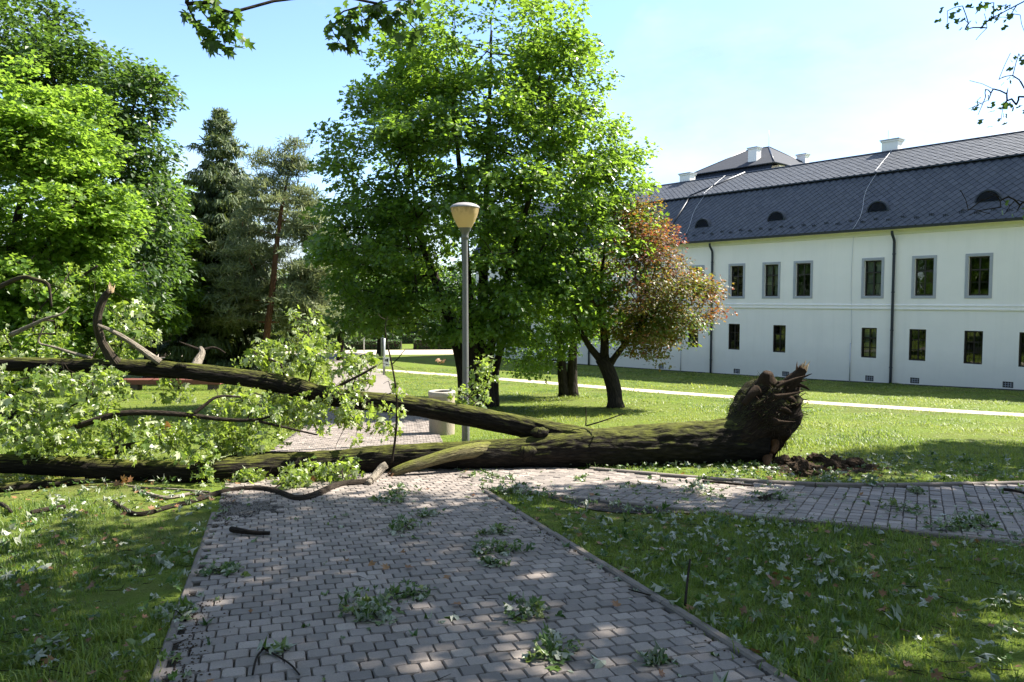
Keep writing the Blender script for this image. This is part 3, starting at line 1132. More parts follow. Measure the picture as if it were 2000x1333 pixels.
# gutter along the eaves, the fold and ridge strips
g = MB()
prof = [(EV[0] + 0.02, 7.46), (EV[0] - 0.03, 7.40), (EV[0] - 0.09, 7.33), (EV[0] - 0.15, 7.36), (EV[0] - 0.165, 7.45), (EV[0] - 0.15, 7.452), (EV[0] - 0.13, 7.38), (EV[0] - 0.08, 7.36)]
for (y0, z0), (y1, z1) in zip(prof[:-1], prof[1:]):
    g.quad((TR0, y0, z0), (TR1, y0, z0), (TR1, y1, z1), (TR0, y1, z1))
g.build("gutter", M['metal'], roof, smooth=False, origin=O0)
g = MB().box((TR0, BRK[0] - 0.17, BRK[1] - 0.02), (TR1, BRK[0] - 0.09, BRK[1] + 0.045))
g.build("fold_strip", M['metal'], roof, smooth=False, origin=O0)
MB().tube([(TR0, RDG[0], RDG[1] + 0.01), (TR1, RDG[0], RDG[1] + 0.01)], 0.07, 8).build("ridge_cap", M['metal'], roof, origin=O0)


def roof_pt(t_, f, lowr_):
    a, b = (EV, BRK) if lowr_ else ((BRK[0] - 0.10, BRK[1] + 0.04), RDG)
    return np.array([t_, a[0] + (b[0] - a[0]) * f, a[1] + (b[1] - a[1]) * f])


def shingles(lowr_, nsolo):
    a, b = (EV, BRK) if lowr_ else ((BRK[0] - 0.10, BRK[1] + 0.04), RDG)
    S_ = np.array([0, b[0] - a[0], b[1] - a[1]])
    Ls = np.linalg.norm(S_)
    S_ = S_ / Ls
    Nn = np.array([0, -S_[2], S_[1]])
    w, h = 0.36, 0.36
    loc = np.array([(0, 0), (w / 2 - 0.008, h / 2), (0, h - 0.008), (-w / 2 + 0.008, h / 2)])
    lift = np.array([0.030, 0.018, 0.006, 0.018])
    top = np.array([[x, 0, 0] + S_ * y + Nn * lf for (x, y), lf in zip(loc, lift)])
    bot = top - Nn * 0.016
    tv = np.vstack([top, bot])
    tq = np.array([(0, 1, 2, 3), (0, 4, 5, 1), (3, 7, 4, 0)])
    me = MB().add(tv, tq).mesh("shingle", M['shingle'], smooth=False)
    items = []
    r = 0
    y = -0.10
    while y < Ls - h * 0.7:
        t_ = T0 + 8 + (w / 2 if r % 2 else 0)
        while t_ < 9:
            items.append((t_, y))
            t_ += w
        y += h / 2
        r += 1
    items = np.array(items)
    P_ = np.array([[t_, a[0], a[1]] for t_, _ in items]) + items[:, 1:2] * S_
    # nearest ones inside the picture
    W = np.column_stack([BO[0] + BA[0] * P_[:, 0] - BA[1] * P_[:, 1], BO[1] + BA[1] * P_[:, 0] + BA[0] * P_[:, 1]])
    u = CX + FPX * W[:, 0] / W[:, 1]
    d = np.hypot(W[:, 0], W[:, 1])
    order = np.argsort(np.where(u < 2005, d, d + 1000))
    rng = np.random.default_rng(4)
    mb = MB()
    for j, i in enumerate(order):
        jit = rng.normal(0, 0.002, 3)
        if j < nsolo:
            o = bpy.data.objects.new("shingle", me)
            COL.objects.link(o)
            o.parent = roof
            o.location = P_[i] + jit
        else:
            mb.add(tv + P_[i] + jit, tq, float(rng.random()))
    return tag(mb.build("shingle_field", M['shingle_f'], roof, smooth=False, origin=O0), kind="stuff")


shingles(True, 190)
shingles(False, 110)
# louvred half-round dormers
for pxm_, f in ((1270, 0.36), (1374, 0.36), (1517, 0.36), (1713, 0.36), (1926, 0.36), (2120, 0.36)):
    t_ = tin(pxm_, 0.55)
    c = roof_pt(t_, 0.30, True)
    R_, dep = 0.52, 0.95
    ang = np.linspace(0, math.pi, 15)
    arch = [(t_ - R_ * math.cos(q), R_ * 0.98 * math.sin(q)) for q in ang]
    y0 = c[1] - 0.06
    m_ = MB()
    V = [(x, y0, c[2] + z) for x, z in arch] + [(x, y0 + dep, c[2] + z + 0.12) for x, z in arch]
    n_ = len(arch)
    m_.add(V, np.array([(i, i + 1, n_ + i + 1, n_ + i) for i in range(n_ - 1)]))
    d_ = m_.build("dormer", M['shingle_f'], roof, origin=O0)
    V = []
    for s_, yy in ((1.0, y0 - 0.02), (0.88, y0 - 0.02), (0.88, y0 + 0.05), (1.0, y0 + 0.05)):
        V += [(t_ + (x - t_) * s_, yy, c[2] + z * s_) for x, z in arch]
    fs = []
    for r_ in range(4):
        r2 = (r_ + 1) % 4
        fs += [(r_ * n_ + i, r_ * n_ + i + 1, r2 * n_ + i + 1, r2 * n_ + i) for i in range(n_ - 1)]
    MB().add(V, np.array(fs)).build("dormer_rim", M['metal'], d_, smooth=False, origin=O0)
    MB().add([(x, y0 + 0.10, c[2] + z) for x, z in arch], np.array([list(range(n_))])).build("dormer_backing", M['room'], d_, smooth=False, origin=O0)
    for i in range(8):
        z = 0.015 + i * 0.050
        hw = 0.88 * R_ * math.sqrt(max(0.0, 1 - (z / (0.88 * R_)) ** 2))
        MB().add([(t_ - hw, y0 - 0.005, c[2] + z), (t_ + hw, y0 - 0.005, c[2] + z), (t_ + hw, y0 + 0.045, c[2] + z + 0.045), (t_ - hw, y0 + 0.045, c[2] + z + 0.045)], np.array([(0, 1, 2, 3)])).build("slat", M['metal'], d_, smooth=False, origin=O0)
# snow guards along the eaves
gm = MB()
gm.box((-0.10, -0.02, 0.0), (-0.075, 0.10, 0.11)).box((-0.02, -0.02, 0.0), (0.005, 0.10, 0.13)).box((-0.13, -0.03, 0.075), (0.11, -0.015, 0.095)).box((0.03, -0.015, 0.03), (0.14, 0.0, 0.045))
gme = gm.mesh("snow_guard", M['metal'], smooth=False)
t_ = T0 + 8
i = 0
while t_ < 9:
    c = roof_pt(t_, 0.115 + 0.03 * (i % 2), True)
    o = bpy.data.objects.new("snow_guard", gme)
    COL.objects.link(o)
    o.parent = roof
    o.location = c
    t_ += 0.62
    i += 1
# lightning wires over the roof
for t_ in (tpx(1663), tpx(1331)):
    pts = [roof_pt(t_ + 0.15, f, True) + [0.12 * math.sin(f * 7), -0.06, 0.05] for f in np.linspace(0.0, 1, 12)] + [roof_pt(t_ + 0.15 - 0.55 * f, f, False) + [0, -0.04, 0.06] for f in np.linspace(0.03, 1, 8)]
    MB().tube(pts, 0.009, 5).build("roof_wire", M['wire'], roof, origin=O0)
# hip rib at the far fold of the roof
tv_ = tpx(1300)
MB().tube([roof_pt(tv_ - 0.2, 0.0, True) + [0, -0.02, 0.02], roof_pt(tv_ + 0.3, 0.99, True) + [0, -0.05, 0.03]], 0.06, 6).build("roof_rib", M['metal'], roof, origin=O0)
MB().tube([roof_pt(tv_ + 0.3, 0.01, False) + [0, 0, 0.03], roof_pt(tv_ + 2.2, 1.0, False) + [0, 0, 0.05]], 0.07, 6).build("roof_rib", M['metal'], roof, origin=O0)


def chimney(parent, name, t_, y, z, w, d, h, origin=O0):
    c_ = MB().box((t_ - w / 2, y - d / 2, z - 1.0), (t_ + w / 2, y + d / 2, z + h)).build(name, M['wall'], parent, smooth=False, origin=origin)
    MB().box((t_ - w / 2 - 0.05, y - d / 2 - 0.05, z + h - 0.12), (t_ + w / 2 + 0.05, y + d / 2 + 0.05, z + h - 0.03)).build("chimney_moulding", M['wall'], c_, smooth=False, origin=origin)
    MB().box((t_ - w / 2 - 0.09, y - d / 2 - 0.09, z + h - 0.028), (t_ + w / 2 + 0.09, y + d / 2 + 0.09, z + h + 0.02)).build("chimney_slab", M['stone'], c_, smooth=False, origin=origin)
    return c_


chimney(roof, "chimney", tin(1733, RDG[0] + 0.5), RDG[0] + 0.5, RDG[1] - 0.1, 0.85, 0.6, 0.80)
chimney(roof, "chimney", tin(1339, RDG[0] + 0.5), RDG[0] + 0.5, RDG[1] - 0.1, 0.85, 0.6, 0.75)
MB().tube([(tin(1725, RDG[0] + 0.5), RDG[0] + 0.5, RDG[1] + 0.6), (tin(1725, RDG[0] + 0.5), RDG[0] + 0.5, RDG[1] + 1.5)], 0.012, 5).build("lightning_rod", M['wire'], roof, origin=O0)

# --- hipped pavilion rising behind the long wing
pc = at(1510, 318, 56.0)
pav = thing("palace_pavilion", "hipped pavilion roof with white chimneys rising behind the long palace wing", "building", (pc[0], pc[1], 0.0), BROT)
zt = float(pc[2])              # height of the fold in its roof
PW, PDp = 7.4, 7.4
MB().box((-PW + 0.5, 0.9, -3.3), (-0.02, PDp - 0.5, zt - 0.05)).build("wall", M['wall'], pav, smooth=False, origin=O0)
m_ = MB()
m_.quad((-PW - 0.9, -1.5, zt - 2.7), (0.0, -1.5, zt - 2.7), (0.0, 0, zt), (-PW, 0, zt))
m_.quad((-PW - 0.9, -1.5, zt - 2.7), (-PW, 0, zt), (-PW, PDp, zt), (-PW - 0.9, PDp, zt - 2.7))
prf = m_.build("roof", M['metal'], pav, smooth=False, origin=O0)
m_ = MB()
ap = (-PW * 0.36, PDp * 0.5, zt + 2.05)
ap2 = (-PW * 0.64, PDp * 0.5, zt + 2.05)
e_ = 0.25
cr = [(-PW - e_, -e_, zt - 0.03), (e_, -e_, zt - 0.03), (e_, PDp + e_, zt - 0.03), (-PW - e_, PDp + e_, zt - 0.03)]
m_.add([*cr, ap, ap2], [np.array([(0, 1, 4, 5), (2, 3, 5, 4)]), np.array([(1, 2, 4), (3, 0, 5)])])
prf2 = m_.build("upper_roof", plain("pavilion_slate", (0.040, 0.045, 0.058), 0.85, 0.25, 3, 0.3, spec=0.2), pav, smooth=False, origin=O0)
for a, b in ((cr[0], ap2), (cr[1], ap), (cr[2], ap), (ap, ap2), (cr[0], cr[1]), (cr[1], cr[2])):
    MB().tube([a, b], 0.05, 6).build("roof_rib", M['metal'], prf2, origin=O0)
# standing seams of both roof slopes
for i in range(20):
    x = -PW + 0.2 + i * (PW - 0.3) / 19
    MB().tube([(x - 0.9 * (1 - (x + PW) / PW) * 0.4, -1.5, zt - 2.68), (x, -0.02, zt - 0.02)], 0.018, 4).build("seam", M['metal'], prf, smooth=False, origin=O0)
chimney(prf2, "chimney", -PW * 0.30, 1.0, zt + 0.45, 0.75, 0.6, 1.1)
chimney(prf2, "chimney", -PW * 0.15, PDp - 1.2, zt + 0.6, 0.75, 0.6, 0.9)
chimney(prf2, "chimney", 0.7, 2.2, zt - 1.3, 1.5, 0.7, 0.75)
MB().tube([(ap[0], ap[1], ap[2] - 0.05), (ap[0], ap[1], ap[2] + 1.3)], 0.014, 5).build("lightning_rod", M['wire'], prf2, origin=O0)

# ================================================================== branching and foliage
class Skel:
    """branch skeleton: preset stems plus boughs grown out to leaf clusters"""

    def __init__(self):
        self.p, self.par, self.load, self.fix = [], [], [], []
        self.chains = []

    def stem(self, pts, r0, r1, start=None):
        pts = resample(np.asarray(pts, float), 0.35)
        rr_ = np.linspace(r0, r1, len(pts))
        ids = []
        prev = start
        for q, r in zip(pts, rr_):
            self.p.append(q)
            self.par.append(-1 if prev is None else prev)
            self.load.append(0.0)
            self.fix.append(r)
            prev = len(self.p) - 1
            ids.append(prev)
        return ids

    def grow(self, tips, up=0.5, step=0.4, rng=RNG, wander=0.06, skip=0):
        tips = np.asarray(tips, float)
        P0 = np.array(self.p)
        d0 = np.array([np.min(np.linalg.norm(P0 - t_, axis=1)) for t_ in tips])
        out = []
        P = list(self.p)
        arr = np.zeros((len(P) + len(tips) * 14 + 4000, 3))
        arr[:len(P)] = P
        n = len(P)
        for i in np.argsort(d0):
            t_ = tips[i]
            A_ = arr[skip:n]
            dv = t_ - A_
            d = np.linalg.norm(dv, axis=1)
            cost = d * (1 + up * np.maximum(0, -dv[:, 2] / np.maximum(d, 0.05)))
            j = int(np.argmin(cost)) + skip
            a = arr[j]
            k = max(2, int(math.ceil(d[j - skip] / step)))
            mid = (a + t_) / 2 + np.array([0, 0, 0.10 * d[j - skip]]) + rng.normal(0, wander, 3) * d[j - skip]
            prev = j
            ids = [j]
            for s in range(1, k + 1):
                f = s / k
                q = (1 - f) ** 2 * a + 2 * f * (1 - f) * mid + f * f * t_
                if n >= len(arr):
                    arr = np.vstack([arr, np.zeros((5000, 3))])
                arr[n] = q
                n += 1
                self.p.append(q)
                self.par.append(prev)
                self.load.append(0.0)
                self.fix.append(0.0)
                prev = n - 1
                ids.append(prev)
            self.load[prev] += 1.0
            self.chains.append(ids)
            out.append(prev)
        return out

    def radii(self, tip=0.006, ex=0.46):
        ld = np.array(self.load)
        for i in range(len(ld) - 1, -1, -1):
            if self.par[i] >= 0:
                ld[self.par[i]] += ld[i]
        r = tip * np.maximum(ld, 1) ** ex
        return np.maximum(r, np.array(self.fix)), ld

    def draw(self, mb, tip=0.006, ex=0.46, seg=5, cap=0.1):
        r, ld = self.radii(tip, ex)
        P = np.array(self.p)
        for ids in self.chains:
            q = P[ids]
            rr_ = r[ids].copy()
            rr_ = np.minimum(rr_, cap)
            rr_[0] = min(rr_[0], rr_[1] * 1.15)
            mb.tube(q, rr_, seg + (2 if rr_[1] > 0.03 else 0), cap=False)


def ellipsoid_tips(ells, rng, thr=-0.35, nseed=0, freq=0.7):
    out = []
    for c, r, k, inner in ells:
        c, r = np.asarray(c, float), np.asarray(r, float)
        got = 0
        for _ in range(60):
            m_ = k * 2
            d = rand_dirs(m_, rng)
            rad = rng.uniform(inner ** 3, 1, m_) ** (1 / 3)
            q = c + d * r * rad[:, None]
            keep = vn(q * freq, nseed) > thr
            q = q[keep][:k - got]
            out.append(q)
            got += len(q)
            if got >= k:
                break
    return np.vstack(out)


def leaf_cloud(mb, tips, centre, tmpl, per, size, spread, rng, flat=0.45, upw=1.0, droop=0.5, tintfn=None, tvar=0.22, jit=0.6):
    tips = np.asarray(tips)
    cnt = np.maximum(1, (per * rng.uniform(0.55, 1.45, len(tips))).astype(int)) if np.isscalar(per) else np.asarray(per)
    idx = np.repeat(np.arange(len(tips)), cnt)
    n = len(idx)
    spr = np.broadcast_to(spread, (len(tips),))[idx]
    d = rand_dirs(n, rng) * (rng.random(n) ** 0.45)[:, None]
    off = d * spr[:, None] * np.array([1, 1, flat])
    hz = np.linalg.norm(off[:, :2], axis=1)
    off[:, 2] -= 0.35 * hz * hz / np.maximum(spr, 0.1)
    p = tips[idx] + off
    out = unit(tips[idx] - np.asarray(centre))
    nr = np.array([0, 0, 1.0]) * upw + out * 0.4 + rng.normal(0, jit, (n, 3))
    dr = unit(off + out * 0.15) + rng.normal(0, 0.4, (n, 3)) + np.array([0, 0, -droop])
    base = rng.uniform(0.2, 0.8, len(tips))[idx] if tintfn is None else tintfn(p)
    ti = np.clip(base + rng.normal(0, tvar, n), 0, 1)
    mb.scatter(tmpl, p, nr, dr, size * rng.uniform(0.65, 1.25, n), ti)
    return n


def E_(px, py, rx, ry, Y, ry_depth, k, inner=0.45):
    s = pxm(Y)
    return (at(px, py, Y), (rx * s, ry_depth, ry * s), k, inner)


def broadleaf(name, label, basexy, stems, ells, per, tmpl, lsize, mat, bark, rng_seed, spread=0.55, thr=-0.35, tip=0.006, flat=0.45, tintfn=None,
              group=None, extra=None, keep=None, up=0.5, upw=1.0, droop=0.5, seg0=12, ex=0.46, cat="tree", capr=0.12, freq=0.7, xsize=0.09):
    rng = np.random.default_rng(rng_seed)
    bx, by = basexy
    base = (bx, by, float(tz(by)))
    root = thing(name, label, cat, base, group=group)
    sk = Skel()
    tm = MB()
    for pts, r0, r1 in stems:
        q = smooth(np.asarray(pts, float), 2)
        sk.stem(q, r0, r1)
        q2 = resample(q, 0.25)
        rr_ = np.interp(np.linspace(0, 1, len(q2)), [0, 0.06, 1], [r0 * 1.35, r0, r1])
        tm.tube(q2, rr_, seg0, bump=lambda L_, a_: 1 + 0.09 * vn(np.stack([np.cos(a_) * 1.6, np.sin(a_) * 1.6, L_ * 1.5], -1).reshape(-1, 3), 3).reshape(L_.shape))
    tips = ellipsoid_tips(ells, rng, thr, rng_seed, freq) if ells else np.zeros((0, 3))
    if keep is not None:
        tips = tips[keep(tips)]
    sk.grow(tips, up=up, rng=rng)
    nb = len(sk.chains)
    crown = MB()
    cen = np.mean(tips, axis=0) - [0, 0, 1.0] if len(tips) else np.array(base)
    leaf_cloud(crown, tips, cen, tmpl, per, lsize, spread, rng, flat=flat, tintfn=tintfn, upw=upw, droop=droop)
    if extra:
        et = np.array([e[0] for e in extra])
        sk.grow(et, up=0.1, rng=rng)
        leaf_cloud(crown, et, cen, tmpl if len(extra[0]) < 4 else extra[0][3], np.array([e[1] for e in extra]), xsize, np.array([e[2] for e in extra]), rng, flat=0.8, upw=0.6, droop=0.9, tvar=0.2)
    tm.build("trunk", bark, root)
    bm_ = MB()
    sk.draw(bm_, tip, ex, cap=capr)
    if bm_.n:
        tag(bm_.build("bough", bark, root), kind="stuff")
    crown.build("crown", mat, root, smooth=False)
    return root


def up_from(base, *pts):
    return [np.asarray(base, float)] + [np.asarray(q, float) for q in pts]


# --- the maple behind the lamp
Ym = 23.3
mb0 = np.array([-1.05, Ym, tz(Ym) - 0.05])
st = [
    (up_from(mb0 + [-0.45, 0.1, 0], at(900, 700, 23.3), at(868, 600, 23.1), at(820, 470, 22.6), at(770, 340, 22.2)), 0.17, 0.035),
    (up_from(mb0 + [-0.12, -0.1, 0], at(924, 690, 23.0), at(912, 560, 23.0), at(905, 400, 23.0), at(880, 160, 22.8)), 0.20, 0.035),
    (up_from(mb0 + [0.12, 0.15, 0], at(938, 690, 23.6), at(944, 540, 23.9), at(952, 360, 24.2), at(960, 60, 24.0)), 0.20, 0.03),
    (up_from(mb0 + [0.36, -0.1, 0], at(952, 700, 23.0), at(985, 560, 22.6), at(1030, 400, 22.2), at(1090, 210, 22.0)), 0.16, 0.03),
    (up_from(mb0 + [0.5, 0.2, 0], at(966, 710, 23.8), at(1010, 600, 24.3), at(1080, 500, 24.6), at(1190, 360, 24.4)), 0.13, 0.03),
    (up_from(mb0 + [-0.3, 0.4, 0], at(905, 690, 24.4), at(860, 560, 25.2), at(810, 430, 25.6), at(800, 250, 25.4)), 0.13, 0.03),
]
ells = [
    E_(945, 140, 220, 190, 23.3, 3.0, 110, 0.5),
    E_(930, 330, 300, 190, 23.3, 4.3, 170, 0.62),
    E_(880, 500, 250, 140, 23.3, 4.2, 95, 0.6),
    E_(1110, 440, 165, 180, 23.0, 3.2, 90, 0.45),
    E_(1060, 600, 130, 110, 22.6, 2.6, 55, 0.4),
    E_(735, 480, 120, 130, 23.0, 3.0, 60, 0.4),
    E_(735, 610, 85, 45, 23.0, 2.4, 24, 0.3),
    E_(940, 640, 90, 55, 22.6, 2.0, 22, 0.3),
    E_(1190, 330, 80, 90, 23.4, 2.0, 26, 0.3),
    E_(800, 190, 105, 120, 23.2, 2.6, 48, 0.35),
    E_(1080, 170, 95, 120, 23.2, 2.6, 42, 0.35),
    E_(940, 250, 200, 130, 21.0, 1.2, 46, 0.2),
]
broadleaf("maple_tree", "big bright green multi-stemmed maple right behind the lamp post", (mb0[0], Ym), st, ells, 110, MAPLE_LO, 0.132, M['leaf_maple'], M['bark_tree'], 31, spread=0.64, thr=-0.6, tip=0.0075)

# --- twin-stemmed young tree
Yt = 27.9
b0 = np.array([2.13, Yt, tz(Yt) - 0.05])
st = [(up_from(b0 + [-0.12, 0, 0], at(1097, 720, Yt), at(1093, 640, Yt), at(1085, 560, Yt), at(1060, 470, Yt)), 0.20, 0.03),
      (up_from(b0 + [0.16, 0, 0], at(1117, 720, Yt), at(1122, 640, Yt), at(1130, 560, Yt), at(1140, 470, Yt)), 0.21, 0.03)]
broadleaf("twin_stem_tree", "young tree with two dark parallel stems on the lawn", (b0[0], Yt), st,
          [E_(1090, 560, 110, 110, Yt, 2.4, 80, 0.3), E_(1030, 690, 70, 38, Yt, 1.8, 26, 0.2), E_(1125, 640, 80, 50, 27.4, 1.6, 24, 0.2)], 75, OVAL, 0.13, M['leaf_maple'], M['bark_tree'], 41, spread=0.6)

# --- leaning plum with red and olive leaves
Yp = 22.9
b0 = np.array([3.23, Yp, tz(Yp) - 0.05])
st = [(up_from(b0, at(1200, 760, Yp), at(1188, 722, Yp), at(1176, 700, Yp)), 0.235, 0.22),
      (up_from(at(1178, 705, Yp), at(1160, 690, Yp), at(1140, 660, 22.5), at(1120, 610, 22.2)), 0.12, 0.04),
      (up_from(at(1180, 706, Yp), at(1182, 650, Yp), at(1165, 590, 23.2), at(1180, 500, 23.4)), 0.14, 0.04),
      (up_from(at(1190, 712, Yp), at(1230, 660, 22.6), at(1270, 610, 22.4), at(1330, 570, 22.2)), 0.10, 0.03),
      (up_from(at(1280, 612, 22.4), at(1262, 570, 22.3), at(1240, 542, 22.3)), 0.05, 0.03)]


def plum_tint(p):
    # redder towards the top and the right side, green low down
    z = (p[:, 2] - 0.4) / 4.2
    x = (p[:, 0] - 4.2) / 3.0
    return np.clip(0.70 - 0.55 * z - 0.42 * np.clip(x, 0, 1) + 0.42 * vn(p * 0.9, 5), 0, 1)


broadleaf("plum_tree", "leaning dark-trunked plum with red brown and olive leaves before the palace", (b0[0], Yp), st,
          [E_(1235, 560, 105, 120, Yp, 2.2, 150, 0.35), E_(1325, 590, 82, 75, 22.4, 1.6, 85, 0.2), E_(1245, 450, 80, 62, Yp, 1.6, 60, 0.3), E_(1270, 650, 80, 55, 22.6, 1.6, 60, 0.3), E_(1375, 560, 30, 28, 22.2, 0.7, 12, 0.2), E_(1285, 500, 45, 40, 22.4, 1.2, 20, 0.2)],
          62, OVAL, 0.105, M['leaf_plum'], M['bark_tree'], 43, spread=0.50, thr=-0.2, tintfn=plum_tint)

# --- left: bright young maple and the tall dark trees behind it
Yl = 19.0
b0 = np.array([at(20, 800, Yl)[0], Yl, tz(Yl) - 0.05])
st = [(up_from(b0, at(18, 640, Yl), at(20, 480, Yl), at(60, 330, Yl), at(95, 170, Yl)), 0.2, 0.03),
      (up_from(at(18, 600, Yl), at(90, 480, 18.6), at(160, 380, 18.4)), 0.09, 0.03),
      (up_from(at(18, 620, Yl), at(-60, 480, 18.8), at(-90, 330, 18.6)), 0.09, 0.03),
      (up_from(at(18, 660, Yl), at(100, 580, 18.2), at(190, 520, 17.8)), 0.08, 0.025)]
broadleaf("bright_maple_tree", "sunlit yellow-green maple at the left edge", (b0[0], Yl), st,
          [E_(90, 260, 115, 125, Yl, 2.2, 95, 0.4), E_(40, 400, 175, 150, Yl, 2.8, 140, 0.55), E_(90, 530, 150, 120, Yl, 2.6, 110, 0.5), E_(20, 650, 150, 90, 18.4, 2.2, 70, 0.4), E_(190, 410, 60, 80, 18.6, 1.4, 26, 0.3), E_(150, 640, 90, 60, 18.2, 1.6, 40, 0.3)],
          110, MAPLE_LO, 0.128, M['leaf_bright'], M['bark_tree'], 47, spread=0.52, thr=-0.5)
Yd = 31.0
b0 = np.array([at(120, 740, Yd)[0], Yd, tz(Yd) - 0.05])
st = [(up_from(b0, at(122, 560, Yd), at(130, 400, Yd), at(120, 260, Yd), at(90, 60, Yd)), 0.34, 0.05),
      (up_from(at(125, 480, Yd), at(180, 380, 30.4), at(240, 280, 30), at(270, 180, 29.8)), 0.16, 0.03),
      (up_from(at(125, 430, Yd), at(60, 280, 30.4), at(10, 120, 30)), 0.16, 0.03),
      (up_from(at(124, 520, Yd), at(210, 470, 30), at(280, 430, 29.6)), 0.12, 0.03)]
broadleaf("tall_dark_tree", "tall dark green tree towering at the top left corner", (b0[0], Yd), st,
          [E_(30, 70, 130, 90, Yd, 3.0, 90, 0.4), E_(150, 150, 130, 70, Yd, 3.0, 80, 0.4), E_(265, 190, 60, 75, 30.2, 1.8, 40, 0.3), E_(90, 240, 160, 110, Yd, 3.2, 90, 0.5), E_(250, 290, 75, 60, 30, 2.0, 38, 0.3), E_(220, 400, 130, 120, 30.4, 3.0, 90, 0.5), E_(240, 540, 110, 90, 30, 2.6, 70, 0.4), E_(60, 560, 160, 120, 31.5, 3.0, 60, 0.4)],
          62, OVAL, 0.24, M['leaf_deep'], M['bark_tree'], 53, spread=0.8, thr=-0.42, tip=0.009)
Yc = 37.0
b0 = np.array([at(292, 690, Yc)[0], Yc, tz(Yc) - 0.05])
st = [(up_from(b0, at(292, 600, Yc), at(296, 500, Yc), at(300, 380, Yc)), 0.3, 0.06)]
broadleaf("round_chestnut_tree", "broad mid-green tree next to the dark spruce", (b0[0], Yc), st,
          [E_(280, 470, 85, 110, Yc, 3.2, 110, 0.5), E_(300, 590, 75, 62, Yc, 2.8, 90, 0.45), E_(335, 600, 42, 42, 36.2, 1.2, 22, 0.3)],
          64, OVAL, 0.26, M['leaf_maple'], M['bark_tree'], 59, spread=0.85)
# further broadleaf trees across the park: position, crown ellipses in the view, leaf, label
far = [
    ("park_tree", "pale far tree crown between the tall dark tree and the spruce", 60, 318, [(318, 410, 70, 75)], 'leaf_bright', 61),
    ("park_tree", "dark far tree standing left of the pine under its lower branches", 58, 395, [(395, 560, 90, 90)], 'leaf_far', 67),
    ("park_tree", "dark round tree between the pine and the big maple", 56, 665, [(650, 570, 75, 85), (600, 610, 60, 50)], 'leaf_deep', 71),
    ("park_tree", "low dark tree above the clipped hedges", 62, 742, [(735, 580, 85, 70)], 'leaf_far', 73),
    ("park_tree", "far dark tree seen past the lamp post", 90, 900, [(890, 560, 120, 60)], 'leaf_far', 79),
    ("park_tree", "far tree at the end of the path behind the small lamp", 100, 800, [(800, 570, 90, 45)], 'leaf_deep', 83),
]
for nm, lb, Y, px, els, lm, sd_ in far:
    b0 = np.array([at(px, 640, Y)[0], Y, tz(Y) - 0.05])
    top = min(e[1] - e[3] for e in els)
    st = [(up_from(b0, at(px, 620, Y), at(px + 4, (600 + top) / 2, Y), at(px, top + 30, Y)), 0.28, 0.06)]
    broadleaf(nm, lb, (b0[0], Y), st, [E_(a, b, c, d, Y, c * pxm(Y), 120 if c > 60 else 70, 0.3) for a, b, c, d in els], 60, OVAL, 0.42, M[lm], M['bark_tree'], sd_, spread=1.15, group="trees across the park")

# --- the wood that closes the view
rng = np.random.default_rng(97)
mb = MB()
nT = 1500
xs = rng.uniform(-120, 60, nT)
ysd = rng.uniform(104, 150, nT)
hh = 6.5 + 3.0 * vn(np.column_stack([xs * 0.09, ysd * 0.05, np.zeros(nT)]), 3) + np.clip((-xs - 30) / 12, 0, 6)
tips = np.column_stack([xs, ysd, tz(ysd) + hh * rng.uniform(0.05, 1.0, nT) ** 0.9])
leaf_cloud(mb, tips, (-20, 130, -10), OVAL, 52, 0.75, 2.4, rng, flat=0.8, tvar=0.25)
# the wood goes on round the left side and behind the viewer
nT = 800
an = rng.uniform(math.radians(95), math.radians(300), nT)
rad_ = rng.uniform(62, 90, nT)
xs, ysd = rad_ * np.cos(an), rad_ * np.sin(an)
k_ = ~((ysd > 30) & (xs > -60))
xs, ysd = xs[k_], ysd[k_]
tips = np.column_stack([xs, ysd, tz(ysd) + rng.uniform(0.5, 13, len(xs))])
leaf_cloud(mb, tips, (0, 0, 0), OVAL, 50, 1.2, 3.4, rng, flat=0.8, tvar=0.25)
tag(mb.build("treeline", M['leaf_far'], smooth=False), "dense wood closing the view behind the park", "wood", kind="stuff")

